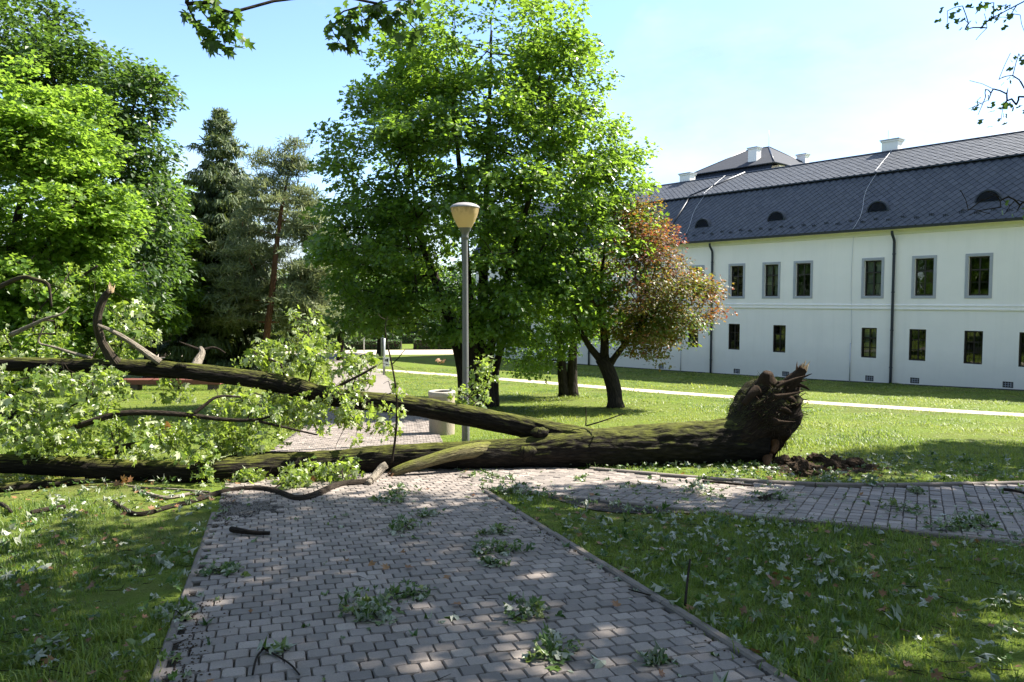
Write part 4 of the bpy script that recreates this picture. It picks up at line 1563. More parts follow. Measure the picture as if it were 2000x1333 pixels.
# --- spruce with hanging sprays
Ys = 42.0
sp0 = np.array([at(440, 690, Ys)[0], Ys, tz(Ys) - 0.05])
apex = at(440, 212, Ys)
H = apex[2] - sp0[2]
spruce = thing("spruce_tree", "tall dark spruce with drooping branch tiers", "tree", sp0)
MB().tube(resample([sp0, sp0 + [0.05, 0, H * 0.5], sp0 + [0, 0, H]], 0.5), np.linspace(0.30, 0.02, len(resample([sp0, sp0 + [0.05, 0, H * 0.5], sp0 + [0, 0, H]], 0.5))), 10).build("trunk", M['bark_pine'], spruce)
rng = np.random.default_rng(101)
bmb, crown = MB(), MB()
z = 1.3
while z < H - 0.15:
    f = z / H
    Rz = 5.9 * (1 - f) ** 0.72 * (0.75 + 0.25 * math.sin(z * 5.1)) * rng.uniform(0.85, 1.12) + 0.12
    if f < 0.15:
        Rz *= 0.8
    nb = 11 if f < 0.8 else 7
    a0 = rng.uniform(0, 6.28)
    for k in range(nb):
        a = a0 + k * 6.283 / nb + rng.normal(0, 0.2)
        R_ = Rz * rng.uniform(0.7, 1.12)
        s = np.linspace(0, 1, 9)
        sag = -0.42 * R_ * s ** 1.2 + 0.30 * R_ * s ** 3.2 if f < 0.82 else 0.15 * R_ * s
        q = sp0 + np.column_stack([np.cos(a) * R_ * s, np.sin(a) * R_ * s, z + sag + rng.normal(0, 0.02, 9)])
        bmb.tube(q, np.linspace(0.030 * (1 - f) + 0.010, 0.004, 9), 4, cap=False)
        m_ = int(50 * R_ + 16)
        ss = rng.uniform(0.05, 1.0, m_) ** 0.62
        c = np.column_stack([np.interp(ss, s, q[:, i]) for i in range(3)])
        side = np.array([-math.sin(a), math.cos(a), 0])
        lat = rng.normal(0, 0.20, m_) * (1.25 - 0.8 * ss)
        c = c + lat[:, None] * side * R_ * 0.5
        dr = np.array([math.cos(a), math.sin(a), 0]) * 0.35 + np.array([0, 0, -1.0 if f < 0.85 else 0.3]) + rng.normal(0, 0.22, (m_, 3)) + side * np.sign(lat)[:, None] * 0.35
        nr = np.array([math.cos(a), math.sin(a), 0.3]) + rng.normal(0, 0.5, (m_, 3))
        v_, f_ = STRIP
        ln = rng.uniform(0.25, 0.75, m_) * (0.45 + 0.55 * (1 - f))
        tv = v_ * [0.22, 1, 1]
        ti = np.clip(0.35 + 0.25 * vn(c * 0.8, 9) + rng.normal(0, 0.2, m_), 0, 1)
        crown.scatter((tv, f_), c, nr, dr, ln, ti)
    z += 0.36 * (1 - 0.45 * f)
tag(bmb.build("bough", M['bark_tree'], spruce), kind="stuff")
crown.build("crown", M['needle_spruce'], spruce, smooth=False)

# --- pine with a reddish leaning trunk
Yn = 38.5
pn = [np.array([at(500, 690, Yn)[0] + 0.3, Yn, tz(Yn) - 0.05]), at(522, 640, Yn), at(530, 590, Yn), at(540, 480, Yn), at(552, 390, Yn), at(572, 310, Yn), at(580, 268, Yn)]
pine = thing("pine_tree", "grey-green pine with reddish bare trunk right of the spruce", "tree", pn[0])
q = resample(smooth(pn, 2), 0.3)
MB().tube(q, np.interp(np.linspace(0, 1, len(q)), [0, 0.5, 1], [0.20, 0.135, 0.02]), 10).build("trunk", M['bark_pine'], pine)
rng = np.random.default_rng(103)
sk = Skel()
sk.stem(q[len(q) // 4:], 0.1, 0.02)
tips = ellipsoid_tips([E_(545, 420, 85, 75, Yn, 2.3, 120, 0.3), E_(480, 520, 60, 70, Yn, 2.0, 80, 0.2), E_(608, 500, 62, 85, Yn, 2.2, 105, 0.2), E_(560, 590, 95, 50, Yn, 2.2, 110, 0.2), E_(575, 320, 32, 45, Yn, 0.8, 22, 0.2), E_(515, 315, 22, 22, Yn, 0.5, 6, 0.2), E_(610, 610, 60, 45, Yn, 1.8, 65, 0.2), E_(470, 600, 60, 45, Yn, 1.8, 60, 0.2)], rng, -0.4, 3)
tqx = np.interp(tips[:, 2], q[:, 2], q[:, 0])
tips = tips[~((tips[:, 1] < Yn + 0.5) & (np.abs(tips[:, 0] - tqx) < 0.95) & (tips[:, 2] < at(550, 400, Yn)[2]))]
sk.grow(tips, up=0.2, rng=rng)
bmb, crown = MB(), MB()
sk.draw(bmb, 0.010, 0.42, cap=0.07)
per = 105
idx = np.repeat(np.arange(len(tips)), per)
n_ = len(idx)
d = rand_dirs(n_, rng)
c = tips[idx] + d * (rng.random(n_) ** 0.6)[:, None] * np.array([0.75, 0.75, 0.20])
dr = rand_dirs(n_, rng) + [0, 0, 0.55]
v_, f_ = STRIP
ti = np.clip(0.45 + 0.3 * vn(tips * 0.7, 9)[idx] + rng.normal(0, 0.18, n_), 0, 1)
crown.scatter((v_ * [0.16, 1, 1], f_), c, rand_dirs(n_, rng), dr, rng.uniform(0.16, 0.38, n_), ti)
tag(bmb.build("bough", M['bark_pine'], pine), kind="stuff")
crown.build("crown", M['needle_pine'], pine, smooth=False)


# --- clipped hedges
def hedge(a, b, w, h, label, seed):
    rng = np.random.default_rng(seed)
    a, b = np.asarray(a, float), np.asarray(b, float)
    L_ = np.linalg.norm(b - a)
    tg, nr = (b - a) / L_, np.array([-(b - a)[1], (b - a)[0]]) / L_
    c = (a + b) / 2
    root = thing("clipped_hedge", label, "hedge", (c[0], c[1], float(tz(c[1]))), group="clipped hedges by the sandy path")
    z0 = float(tz(c[1]))
    core, lv = MB(), MB()
    V = []
    for s_, w_, z in ((a, -1, 0), (a, 1, 0), (b, 1, 0), (b, -1, 0), (a, -1, 1), (a, 1, 1), (b, 1, 1), (b, -1, 1)):
        q = s_ + nr * w_ * (w / 2 - 0.08)
        V.append((q[0], q[1], z0 + z * (h - 0.08)))
    core.add(V, np.array([(0, 1, 5, 4), (1, 2, 6, 5), (2, 3, 7, 6), (3, 0, 4, 7), (4, 5, 6, 7)]))
    core.build("twigwork", M['bark_tree'], root, smooth=False)
    n_ = int(L_ * (w + 2 * h) * 110)
    s_ = rng.uniform(0, L_, n_)
    k = rng.uniform(0, w + 2 * h, n_)
    off = np.where(k < h, -w / 2, np.where(k < h + w, k - h - w / 2, w / 2))
    zz = np.where(k < h, k, np.where(k < h + w, h, k - h - w))
    p = a + tg * s_[:, None] + nr * (off + rng.normal(0, 0.03, n_))[:, None]
    P = np.column_stack([p, z0 + zz + rng.normal(0, 0.03, n_)])
    N0 = np.where((k < h)[:, None], np.append(-nr, 0.2), np.where((k < h + w)[:, None], [0, 0, 1.0], np.append(nr, 0.2)))
    lv.scatter(OVAL, P, N0 + rng.normal(0, 0.5, (n_, 3)), rand_dirs(n_, rng), 0.13 * rng.uniform(0.6, 1.3, n_), np.clip(rng.normal(0.5, 0.25, n_), 0, 1))
    lv.build("foliage", M['hedge'], root, smooth=False)
    return root


hedge((-19.5, 70.5), (-10.6, 71), 1.1, 0.85, "long dark clipped hedge nearest the sandy path", 5)
hedge((-9.4, 71), (-5.5, 71.2), 1.3, 0.95, "short clipped hedge right of the sign posts", 6)
hedge((-17, 80), (-7, 80.5), 1.1, 1.0, "second clipped hedge behind the nearest one", 7)
hedge((-18, 90), (-8, 90.5), 1.2, 1.1, "farthest clipped hedge at the edge of the wood", 8)

# round shrub at the hedge end
rng = np.random.default_rng(15)
sh = thing("round_shrub", "loose pale-leaved shrub beside the clipped hedges", "shrub", (at(698, 660, 73)[0], 73.0, float(tz(73))))
mb, tb = MB(), MB()
tp = ellipsoid_tips([((at(698, 660, 73)[0], 73.0, tz(73) + 0.9), (1.2, 1.0, 0.9), 60, 0.3)], rng, -0.8)
leaf_cloud(mb, tp, (at(698, 660, 73)[0], 73, tz(73)), OVAL, 40, 0.16, 0.35, rng)
for q in tp[::6]:
    tb.tube([(sh.location[0], sh.location[1], sh.location[2]), q], [0.03, 0.01], 4)
tb.build("stem", M['bark_tree'], sh)
mb.build("crown", M['needle_pine'], sh, smooth=False)


# --- trees beside the camera whose boughs shade the path
def outside(p):
    d = p[:, 1] * math.cos(PITCH) - (p[:, 2] - EYE) * math.sin(PITCH)
    u = CX + FPX * p[:, 0] / np.maximum(d, 0.1)
    v = CY - FPX * (p[:, 1] * math.sin(PITCH) + (p[:, 2] - EYE) * math.cos(PITCH)) / np.maximum(d, 0.1)
    m_ = 120.0 / np.maximum(d, 1) * 10
    return (d < 0.3) | (v < -m_) | (u > 2000 + m_) | (u < -m_)


xb, yb = 12.5, 6.5
b0 = np.array([xb, yb, tz(yb) - 0.05])
st = [(up_from(b0, b0 + [-0.1, 0.1, 3], b0 + [-0.5, 0.5, 6], b0 + [-1.2, 1.0, 9.5]), 0.36, 0.08),
      (up_from(b0 + [-0.2, 0.2, 4.2], b0 + [-2.2, 1.4, 6.5], b0 + [-5.0, 3.0, 8.2]), 0.17, 0.05),
      (up_from(b0 + [-0.2, 0.2, 4.8], b0 + [-1.6, 3.2, 6.8], b0 + [-2.4, 6.4, 8.6]), 0.15, 0.05),
      (up_from(b0 + [-0.3, 0.2, 5.4], b0 + [-3.6, -0.4, 7.6], b0 + [-6.6, 0.4, 9.0]), 0.14, 0.04),
      (up_from(b0 + [-0.1, 0.1, 3.4], at(2350, 330, 8.4), at(2150, 220, 9.4), at(2030, 190, 9.6)), 0.06, 0.008),
      (up_from(b0 + [-0.1, 0.1, 3.0], at(2400, 470, 8.4), at(2150, 430, 9.2), at(2020, 410, 9.5)), 0.05, 0.006),
      (up_from(b0 + [-0.2, 0.2, 4.6], at(2250, 20, 9.0), at(2060, -25, 9.6), at(1995, 5, 9.7), at(1940, 35, 9.65)), 0.05, 0.006)]
ex = []
for px, py, Y, n_, sp in ((1850, 22, 9.5, 9, 0.14), (1880, 12, 9.5, 14, 0.16), (1905, 28, 9.6, 12, 0.15), (1925, 8, 9.6, 14, 0.15), (1960, 10, 9.7, 16, 0.16), (1945, 30, 9.7, 10, 0.12), (1975, 28, 9.7, 9, 0.12), (1885, 58, 9.6, 5, 0.10), (1850, 45, 9.5, 2, 0.06), (1990, 105, 9.6, 7, 0.10), (1978, 148, 9.6, 10, 0.12), (1995, 120, 9.8, 6, 0.1), (1905, 200, 9.2, 9, 0.10), (1925, 190, 9.3, 5, 0.08), (1960, 205, 9.4, 9, 0.11), (1985, 205, 9.5, 12, 0.13), (1955, 235, 9.4, 5, 0.09), (1910, 225, 9.2, 3, 0.06), (1970, 385, 9.4, 3, 0.10), (1955, 405, 9.3, 3, 0.1), (1985, 415, 9.4, 4, 0.1), (1998, 395, 9.5, 3, 0.1)):
    ex.append((at(px, py, Y), int(n_ * 0.6), sp * 1.25, MAPLE_LO))
for _ in range(34):
    ex.append((at(RNG.uniform(1870, 2010), RNG.choice([RNG.uniform(0, 80), RNG.uniform(100, 245), RNG.uniform(370, 425)]), 9.5 + RNG.normal(0, 0.15)), 0, 0.05))
broadleaf("shade_tree", "tree beyond the right edge whose thin twigs hang in at the top right", (xb, yb), st,
          [((11.6, 10.3, 9.2), (4.2, 2.9, 1.8), 140, 0.2), ((7.7, 8.0, 8.6), (4.8, 3.0, 1.8), 125, 0.2), ((12.5, 8.5, 8.8), (4.0, 4.0, 2.4), 90, 0.3), ((5.8, 9.2, 9.0), (2.4, 3.0, 1.4), 46, 0.2)],
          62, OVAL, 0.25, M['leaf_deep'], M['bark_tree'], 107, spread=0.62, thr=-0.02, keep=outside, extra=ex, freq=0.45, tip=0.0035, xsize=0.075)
xb, yb = 19.0, 13.0
b0 = np.array([xb, yb, tz(yb) - 0.05])
st = [(up_from(b0, b0 + [0, 0.1, 4], b0 + [-0.3, 0.2, 8]), 0.3, 0.08), (up_from(b0 + [0, 0.1, 4], b0 + [-2, 1.4, 6.5], b0 + [-3.6, 2.2, 8.2]), 0.15, 0.05)]
broadleaf("shade_tree", "tree off to the right shading the lawn beside the torn roots", (xb, yb), st,
          [((16.4, 15.4, 9.4), (3.4, 2.2, 1.8), 90, 0.2), ((19, 13.5, 9.0), (3.5, 3.5, 2.2), 50, 0.3)], 62, OVAL, 0.25, M['leaf_deep'], M['bark_tree'], 109, spread=0.62, keep=outside)
xb, yb = -6.8, 0.6
b0 = np.array([xb, yb, tz(yb) - 0.05])
st = [(up_from(b0, b0 + [0.2, 0.2, 3], b0 + [0.8, 0.8, 6.5]), 0.32, 0.08),
      (up_from(b0 + [0.2, 0.2, 3.2], b0 + [2.4, 3.2, 4.9], b0 + [4.2, 5.2, 5.2]), 0.13, 0.03),
      (up_from(b0 + [0.3, 0.3, 4.2], b0 + [3.2, 4.0, 5.6], b0 + [5.6, 6.4, 5.8]), 0.12, 0.03)]
ex = []
for px, py, n_ in ((365, 8, 5), (372, 25, 5), (395, 5, 8), (420, 8, 8), (432, 20, 6), (452, 25, 6), (440, 45, 6), (385, 48, 6), (400, 58, 7), (460, 55, 5), (445, 68, 7), (395, 75, 5), (415, 85, 7), (440, 85, 7), (430, 35, 5), (455, 75, 3)):
    ex.append((at(px, py, 5.6), int(n_ * 1.1), 0.085, MAPLE))
for px, py, n_ in ((648, 55, 7), (655, 72, 7), (668, 88, 6), (662, 30, 7), (680, 20, 9), (678, 45, 8), (695, 85, 7), (690, 62, 7), (705, 40, 8), (715, 15, 9), (730, 35, 9), (740, 8, 9), (755, 28, 8), (770, 40, 7), (745, 45, 6), (788, 12, 7), (800, 3, 7), (812, 10, 5), (775, 60, 5), (790, 40, 3), (808, 55, 6), (800, 75, 5), (815, 65, 4)):
    ex.append((at(px, py, 6.6), int(n_ * 1.3), 0.10, MAPLE))
broadleaf("overhanging_maple", "maple beyond the left edge with dark leaf sprays hanging in at the top", (xb, yb), st,
          [((-5.2, 1.5, 7.2), (3.6, 3.0, 1.6), 90, 0.2), ((-2.2, 5.0, 6.9), (2.2, 1.8, 0.8), 20, 0.2)], 55, MAPLE_LO, 0.145, M['leaf_deep'], M['bark_tree'], 113, spread=0.5, keep=outside, extra=ex, tip=0.0028)

# trees standing behind the viewer close the sky over this end of the path
for k_, (xb, yb, lb) in enumerate(((5.2, -4.5, "old maple standing behind the viewer on the right"), (-3.6, -6.0, "old maple standing behind the viewer on the left"), (-11.0, 5.5, "tree beyond the left edge beside the fallen crown"))):
    b0 = np.array([xb, yb, tz(yb) - 0.05])
    st = [(up_from(b0, b0 + [0.1, 0.2, 3.5], b0 + [0.2, 0.6, 7], b0 + [0.1, 0.8, 10]), 0.38, 0.08),
          (up_from(b0 + [0.1, 0.2, 4], b0 + [1.6, 2.4, 6.8], b0 + [2.6, 4.6, 8.2]), 0.16, 0.05),
          (up_from(b0 + [0.1, 0.2, 4.4], b0 + [-1.8, 2.2, 6.8], b0 + [-3.0, 4.2, 8.2]), 0.16, 0.05)]
    broadleaf("shade_tree", lb, (xb, yb), st, [((xb, yb + 2.6, 8.6), (5.6, 5.6, 2.6), 260, 0.3)] if k_ < 2 else [((xb - 0.5, yb, 7.0), (3.2, 3.4, 2.6), 110, 0.3)], 46, OVAL, 0.26, M['leaf_deep'], M['bark_tree'], 120 + k_, spread=0.8, keep=outside, group="old trees round the viewpoint")

# ================================================================== the fallen tree
def chain(L_):
    """(px, py, distance, radius in photograph pixels) -> centre line and radii"""
    L_ = [(a, b, min(Y, G(a, b + r * 0.8)[1]) if b + r > 700 else Y, r) for a, b, Y, r in L_]   # nothing sinks into the ground
    P = np.array([at(a, b, Y) for a, b, Y, r in L_])
    R_ = np.array([r * pxm(Y) for a, b, Y, r in L_])
    q = smooth(np.column_stack([P, R_]), 2)
    return q


def bark_bump(seed, low=0.07, ridge=0.05, rad=0.3):
    def f(L_, a_):
        s = L_.shape
        c, sn = np.cos(a_).ravel(), np.sin(a_).ravel()
        lo = fbm(np.stack([c * 1.3, sn * 1.3, L_.ravel() * 1.6], -1), 3, seed)
        hi = vn(np.stack([c * 11 + 0.35 * lo, sn * 11, L_.ravel() * 3.2], -1), seed + 7)
        h2 = vn(np.stack([c * 22, sn * 22, L_.ravel() * 7.0], -1), seed + 9)
        return (1 + low * lo + ridge * (np.abs(hi) * 2 - 1) + ridge * 0.5 * h2).reshape(s)
    return f


froot = np.array([3.78, 11.3, float(tz(11.3))])
fallen = thing("fallen_tree", "uprooted mossy tree lying across the paved path", "fallen tree", froot)
trunk_l = [(1478, 856, 11.45, 47), (1400, 864, 11.3, 41.5), (1300, 867, 11.15, 39.5), (1200, 872, 11.0, 39.5), (1110, 877, 10.85, 37), (1050, 882, 10.75, 31.5), (1000, 885, 10.7, 28.5), (950, 888, 10.6, 27.5), (880, 890, 10.5, 25.5), (810, 891, 10.4, 24.5), (740, 896, 10.3, 24.5), (670, 903, 10.2, 25), (600, 907, 10.1, 24), (500, 914, 10.0, 26), (420, 921, 9.9, 25), (350, 923, 9.8, 22.5), (280, 919, 9.7, 21), (200, 915, 9.6, 21), (100, 909, 9.5, 19.5), (0, 905, 9.4, 18.5), (-150, 905, 9.2, 16), (-320, 900, 9.0, 12)]
limb_l = [(1150, 868, 10.9, 30), (1085, 850, 10.97, 25), (1020, 833, 11.03, 21.5), (950, 819, 11.08, 21), (880, 806, 11.1, 20.5), (775, 789, 11.1, 18.5), (670, 780, 11.0, 18.2), (610, 768, 10.95, 18), (560, 753, 10.9, 18), (500, 742, 10.8, 17.3), (430, 732, 10.7, 17), (360, 725, 10.6, 16), (250, 717, 10.5, 15.2), (100, 713, 10.3, 14.2), (0, 712, 10.2, 14), (-150, 712, 10.0, 13), (-320, 705, 9.8, 10)]


def thick(name, L_, mat, seed, seg, step, low=0.08, ridge=0.055):
    q = resample(chain(L_), step)
    mb = MB().tube(q[:, :3], q[:, 3], seg, bump=bark_bump(seed, low, ridge))
    return mb.build(name, mat, fallen), q


o_, tq = thick("trunk", trunk_l, M['bark_fallen'], 201, 72, 0.03)
o_, lq = thick("limb", limb_l, M['bark_fallen'], 211, 56, 0.03)
# knob in the fork and burrs
for px, py, Y, r in ((1054, 846, 10.72, 12), (1028, 886, 10.60, 19), (352, 716, 10.50, 8), (300, 711, 10.5, 8)):
    c = at(px, py, Y)
    V, Fk = [], []
    rr_ = r * pxm(Y)
    th, ph = np.linspace(0, math.pi, 12), np.linspace(0, 2 * math.pi, 18, endpoint=False)
    T_, P_ = np.meshgrid(th, ph, indexing='ij')
    dd = np.stack([np.sin(T_) * np.cos(P_) * 1.5, np.sin(T_) * np.sin(P_), np.cos(T_) * 0.9], -1).reshape(-1, 3)
    V = c + dd * rr_ * (1 + 0.22 * vn(dd * 2.5, int(px)))[:, None]
    ii = np.arange(12 * 18).reshape(12, 18)
    nx = np.roll(ii, -1, 1)
    Fk = np.stack([ii[:-1], nx[:-1], nx[1:], ii[1:]], -1).reshape(-1, 4)
    MB().add(V, Fk, buv=np.column_stack([P_.ravel() * 0.1, T_.ravel() * 0.2])).build("burr", M['bark_fallen'], fallen)

sk = Skel()
sk.stem(tq[::10, :3][8:], 0.1, 0.1)
sk.stem(lq[::10, :3][6:], 0.1, 0.1)


def branch(L_, mat, name="branch", seg=10, label=None, low=0.08):
    q = resample(chain(L_), 0.05)
    o = MB().tube(q[:, :3], q[:, 3], seg, bump=bark_bump(int(L_[0][0]) % 97, low, 0.02)).build(name, mat, fallen)
    if label:
        o["label"] = label
    sk.stem(q[:, :3], 0.01, 0.01)
    return o


def splinter(px, py, Y, r, d, n_=12, mat=None, seed=1, parent=None):
    """torn wood fibres at a break"""
    rng = np.random.default_rng(seed)
    c = at(px, py, Y)
    mb = MB()
    d = unit(np.asarray(d, float))
    for _ in range(n_):
        o = c + rng.normal(0, 0.45, 3) * r * pxm(Y)
        e = o + d * r * pxm(Y) * rng.uniform(0.6, 2.2) + rng.normal(0, 0.25, 3) * r * pxm(Y)
        mb.tube([o - d * 0.03, (o + e) / 2, e], [r * pxm(Y) * 0.28, r * pxm(Y) * 0.2, 0.001], 5)
    b = mb.build("torn_wood", mat or M['wood_raw'], parent or fallen, smooth=False, origin=tuple(fallen.location))
    return b


b1 = branch([(228, 712, 10.45, 13), (212, 690, 10.4, 10), (196, 662, 10.35, 8.5), (189, 632, 10.3, 8.5), (193, 605, 10.3, 8), (204, 580, 10.3, 7), (214, 568, 10.3, 5.5)], M['bark_limb'], label="short curved upright stub with a torn pale tip")
splinter(216, 566, 10.3, 6, (0.15, 0, 1), 9, seed=3, parent=b1)
b2 = branch([(312, 708, 10.45, 7.5), (285, 690, 10.4, 6.2), (255, 668, 10.35, 5.5), (222, 648, 10.3, 4.5), (190, 635, 10.2, 3)], M['bark_pale'], label="thin pale bare branch slanting up to the left")
branch([(-60, 590, 10.2, 6), (0, 560, 10.2, 4.6), (45, 539, 10.2, 4.2), (72, 547, 10.2, 3.6), (95, 552, 10.2, 3.2), (98, 575, 10.2, 2.6), (101, 600, 10.2, 1.6)], M['bark_limb'])
branch([(20, 655, 10.6, 5), (60, 637, 10.6, 4), (90, 622, 10.6, 3), (120, 616, 10.6, 2), (135, 600, 10.7, 1)], M['bark_pale'])
branch([(180, 700, 10.4, 3), (140, 690, 10.4, 3), (100, 676, 10.4, 2.6), (70, 672, 10.4, 2), (85, 640, 10.4, 1.2)], M['bark_pale'])
branch([(90, 862, 9.3, 5.5), (120, 848, 9.35, 6), (165, 828, 9.4, 6.3), (235, 806, 9.5, 6), (300, 806, 9.6, 5.5), (370, 811, 9.7, 4.6), (440, 821, 9.8, 4), (500, 822, 9.9, 3), (535, 812, 10.0, 2)], M['bark_branch'])
branch([(375, 811, 9.7, 4), (402, 790, 9.8, 3.4), (425, 772, 9.9, 2.6), (470, 776, 10.1, 2)], M['bark_branch'])
branch([(500, 822, 9.9, 3), (560, 836, 10.0, 2.4), (620, 850, 10.1, 1.6)], M['bark_branch'])
branch([(955, 876, 10.62, 17), (915, 881, 10.36, 15), (880, 888, 10.2, 13.5), (850, 897, 10.1, 12.5), (815, 908, 10.0, 11.5), (785, 917, 9.95, 11), (766, 925, 9.9, 9)], M['bark_green'], seg=16, label="broken-off greenish side branch on the front of the trunk")
splinter(766, 927, 9.88, 8, (-0.4, -0.5, -0.7), 10, M['wood_rot'], 5)
o = branch([(755, 908, 9.8, 7), (748, 912, 9.78, 8.5), (738, 924, 9.72, 8.5), (728, 936, 9.66, 8), (718, 946, 9.6, 7)], M['bark_pale'], seg=14, label="snapped brown stub pointing up from the long fallen branch")
fb = branch([(727, 941, 9.6, 8), (700, 944, 9.5, 7.5), (665, 946, 9.4, 7.5), (640, 956, 9.3, 7.5), (612, 970, 9.2, 8), (580, 977, 9.1, 7.5), (560, 968, 9.1, 6.5), (530, 957, 9.2, 7), (490, 955, 9.25, 6.5), (450, 958, 9.2, 6), (415, 966, 9.1, 5.5), (375, 980, 9.0, 5), (330, 990, 8.85, 5), (290, 1003, 8.7, 5), (262, 1006, 8.65, 5), (240, 993, 8.65, 4.5), (220, 980, 8.65, 4)], M['bark_branch'], seg=14, label="long dark curved branch lying on path and grass in front")
branch([(405, 970, 9.1, 4), (380, 962, 9.15, 3.5), (330, 975, 9.1, 4), (295, 968, 9.15, 4), (262, 955, 9.2, 3.5)], M['bark_pale'])
branch([(410, 962, 9.15, 2), (350, 956, 9.25, 2), (270, 953, 9.3, 1.8), (215, 942, 9.35, 1.6)], M['bark_pale'])
branch([(-40, 958, 9.2, 10), (40, 950, 9.25, 10), (110, 944, 9.3, 9), (165, 938, 9.4, 6)], M['bark_fallen'])
branch([(170, 900, 10.0, 9), (210, 885, 10.2, 9), (250, 872, 10.3, 7), (295, 864, 10.4, 4)], M['bark_branch'])
branch([(420, 905, 10.3, 10), (480, 893, 10.6, 9), (560, 888, 10.8, 7), (640, 888, 10.9, 5), (720, 890, 11.0, 2)], M['bark_branch'])
branch([(765, 905, 10.0, 2.6), (772, 860, 9.95, 2.4), (776, 810, 9.9, 2.2), (774, 760, 9.85, 2.0), (765, 710, 9.8, 1.6), (756, 670, 9.8, 1.3), (751, 640, 9.8, 1.0), (757, 618, 9.8, 0.6)], M['bark_branch'], label="thin upright twig standing in front of the sign post")
branch([(752, 624, 9.8, 1.0), (742, 620, 9.8, 0.8), (738, 612, 9.8, 0.6)], M['bark_branch'], seg=6)
branch([(766, 712, 9.8, 1.3), (778, 700, 9.8, 1.0), (792, 682, 9.8, 0.7)], M['bark_branch'], seg=6)
branch([(1144, 832, 10.9, 1.6), (1145, 815, 10.9, 1.2), (1144, 795, 10.9, 0.8)], M['bark_branch'], seg=6)
branch([(1146, 832, 10.9, 1.8), (1180, 822, 10.8, 1.4), (1219, 808, 10.7, 1.0)], M['bark_branch'], seg=6)
branch([(690, 775, 11.0, 4), (640, 765, 10.6, 3), (700, 735, 10.6, 2.5), (735, 715, 10.7, 1.8)], M['bark_branch'])
branch([(380, 720, 10.8, 10), (388, 702, 11.0, 9), (396, 690, 11.1, 6.5), (392, 680, 11.2, 4)], M['bark_pale'])
branch([(392, 684, 11.2, 3), (370, 676, 11.2, 2.4), (350, 668, 11.2, 1.4)], M['bark_branch'])
branch([(395, 684, 11.2, 3), (420, 677, 11.3, 2.2), (440, 690, 11.3, 1.4)], M['bark_branch'])

# foliage still hanging on the fallen crown: where the sprays are, how many leaves, how far they spread
masses = [
    (60, 770, 9.9, 90, 70, 26, 0.9), (140, 830, 9.7, 100, 55, 30, 0.8), (60, 850, 9.5, 80, 40, 20, 0.7), (190, 760, 10.0, 60, 40, 14, 0.7), (-40, 820, 9.6, 70, 90, 16, 0.8),
    (260, 640, 10.9, 40, 45, 15, 0.5), (230, 690, 11.1, 60, 30, 9, 0.6), (60, 660, 11.2, 80, 50, 14, 0.8), (120, 560, 11.6, 60, 40, 5, 0.8),
    (560, 700, 11.6, 60, 40, 26, 0.8), (640, 715, 11.6, 60, 40, 22, 0.8), (500, 690, 11.4, 40, 25, 12, 0.7), (700, 730, 11.2, 45, 35, 10, 0.6),
    (480, 780, 10.6, 60, 35, 16, 0.7), (560, 820, 10.6, 80, 45, 24, 0.8), (640, 800, 10.8, 50, 45, 14, 0.7), (705, 812, 10.6, 45, 45, 13, 0.6), (765, 800, 10.1, 16, 50, 5, 0.3),
    (300, 850, 10.3, 90, 30, 20, 0.8), (400, 850, 10.3, 70, 40, 22, 0.8), (470, 860, 10.2, 60, 30, 16, 0.7), (250, 880, 9.9, 60, 16, 8, 0.5), (390, 905, 9.6, 30, 22, 9, 0.4),
    (600, 930, 9.4, 50, 22, 11, 0.35), (680, 918, 9.5, 18, 16, 5, 0.2), (560, 950, 9.3, 30, 12, 6, 0.3), (470, 940, 9.5, 40, 10, 5, 0.3), (340, 760, 10.6, 40, 22, 5, 0.5), (110, 735, 10.0, 60, 14, 6, 0.5),
    (590, 640, 11.8, 45, 35, 12, 0.7),
]
rng = np.random.default_rng(301)
tips = []
for px, py, Y, rx, ry, k, dy in masses:
    for _ in range(k):
        a, r = rng.uniform(0, 6.283), math.sqrt(rng.random())
        q = at(px + rx * r * math.cos(a), py + ry * r * math.sin(a), Y + rng.normal(0, dy * 0.5))
        if q[2] < float(tz(q[1])) + 0.10:
            q = G(px + rx * r * math.cos(a), py + ry * r * math.sin(a)) + [0, 0, 0.10]
        tips.append(q)
# a torn spray caught on the lamp post
for px, py in ((950, 705), (944, 720), (955, 735), (930, 745), (940, 762), (920, 770), (905, 760), (893, 775), (945, 780), (925, 790), (900, 795), (958, 715)):
    tips.append(at(px + rng.normal(0, 4), py + rng.normal(0, 4), 11.6 + rng.normal(0, 0.15)))
tips = np.array(tips)
ends = sk.grow(tips, up=-0.1, step=0.15, rng=rng, wander=0.12)
# bare twigs poking out of the tangle
bare = []
for i in rng.integers(0, len(masses), 190):
    px, py, Y, rx, ry, k, dy = masses[i]
    q = at(px + rng.normal(0, rx), py + rng.normal(-8, ry), Y + rng.normal(0, dy * 0.5))
    if q[2] > float(tz(q[1])) + 0.05:
        bare.append(q)
sk.grow(np.array(bare), up=-0.1, step=0.15, rng=rng, wander=0.16)
tw = MB()
sk.draw(tw, 0.0030, 0.45, 5, cap=0.03)
tag(tw.build("twig", M['bark_branch'], fallen), kind="stuff")
lv = MB()
cnt = rng.integers(13, 29, len(tips))
idx = np.repeat(np.arange(len(tips)), cnt)
n_ = len(idx)
p = tips[idx] + rand_dirs(n_, rng) * (rng.random(n_) ** 0.5)[:, None] * np.array([0.17, 0.17, 0.14])
p[:, 2] = np.maximum(p[:, 2], tz(p[:, 1]) + 0.05)
dr = rng.normal(0, 0.55, (n_, 3)) + [0, 0, -0.8]
nr = rng.normal(0, 0.8, (n_, 3)) + [0.25, 0.1, 0.35]
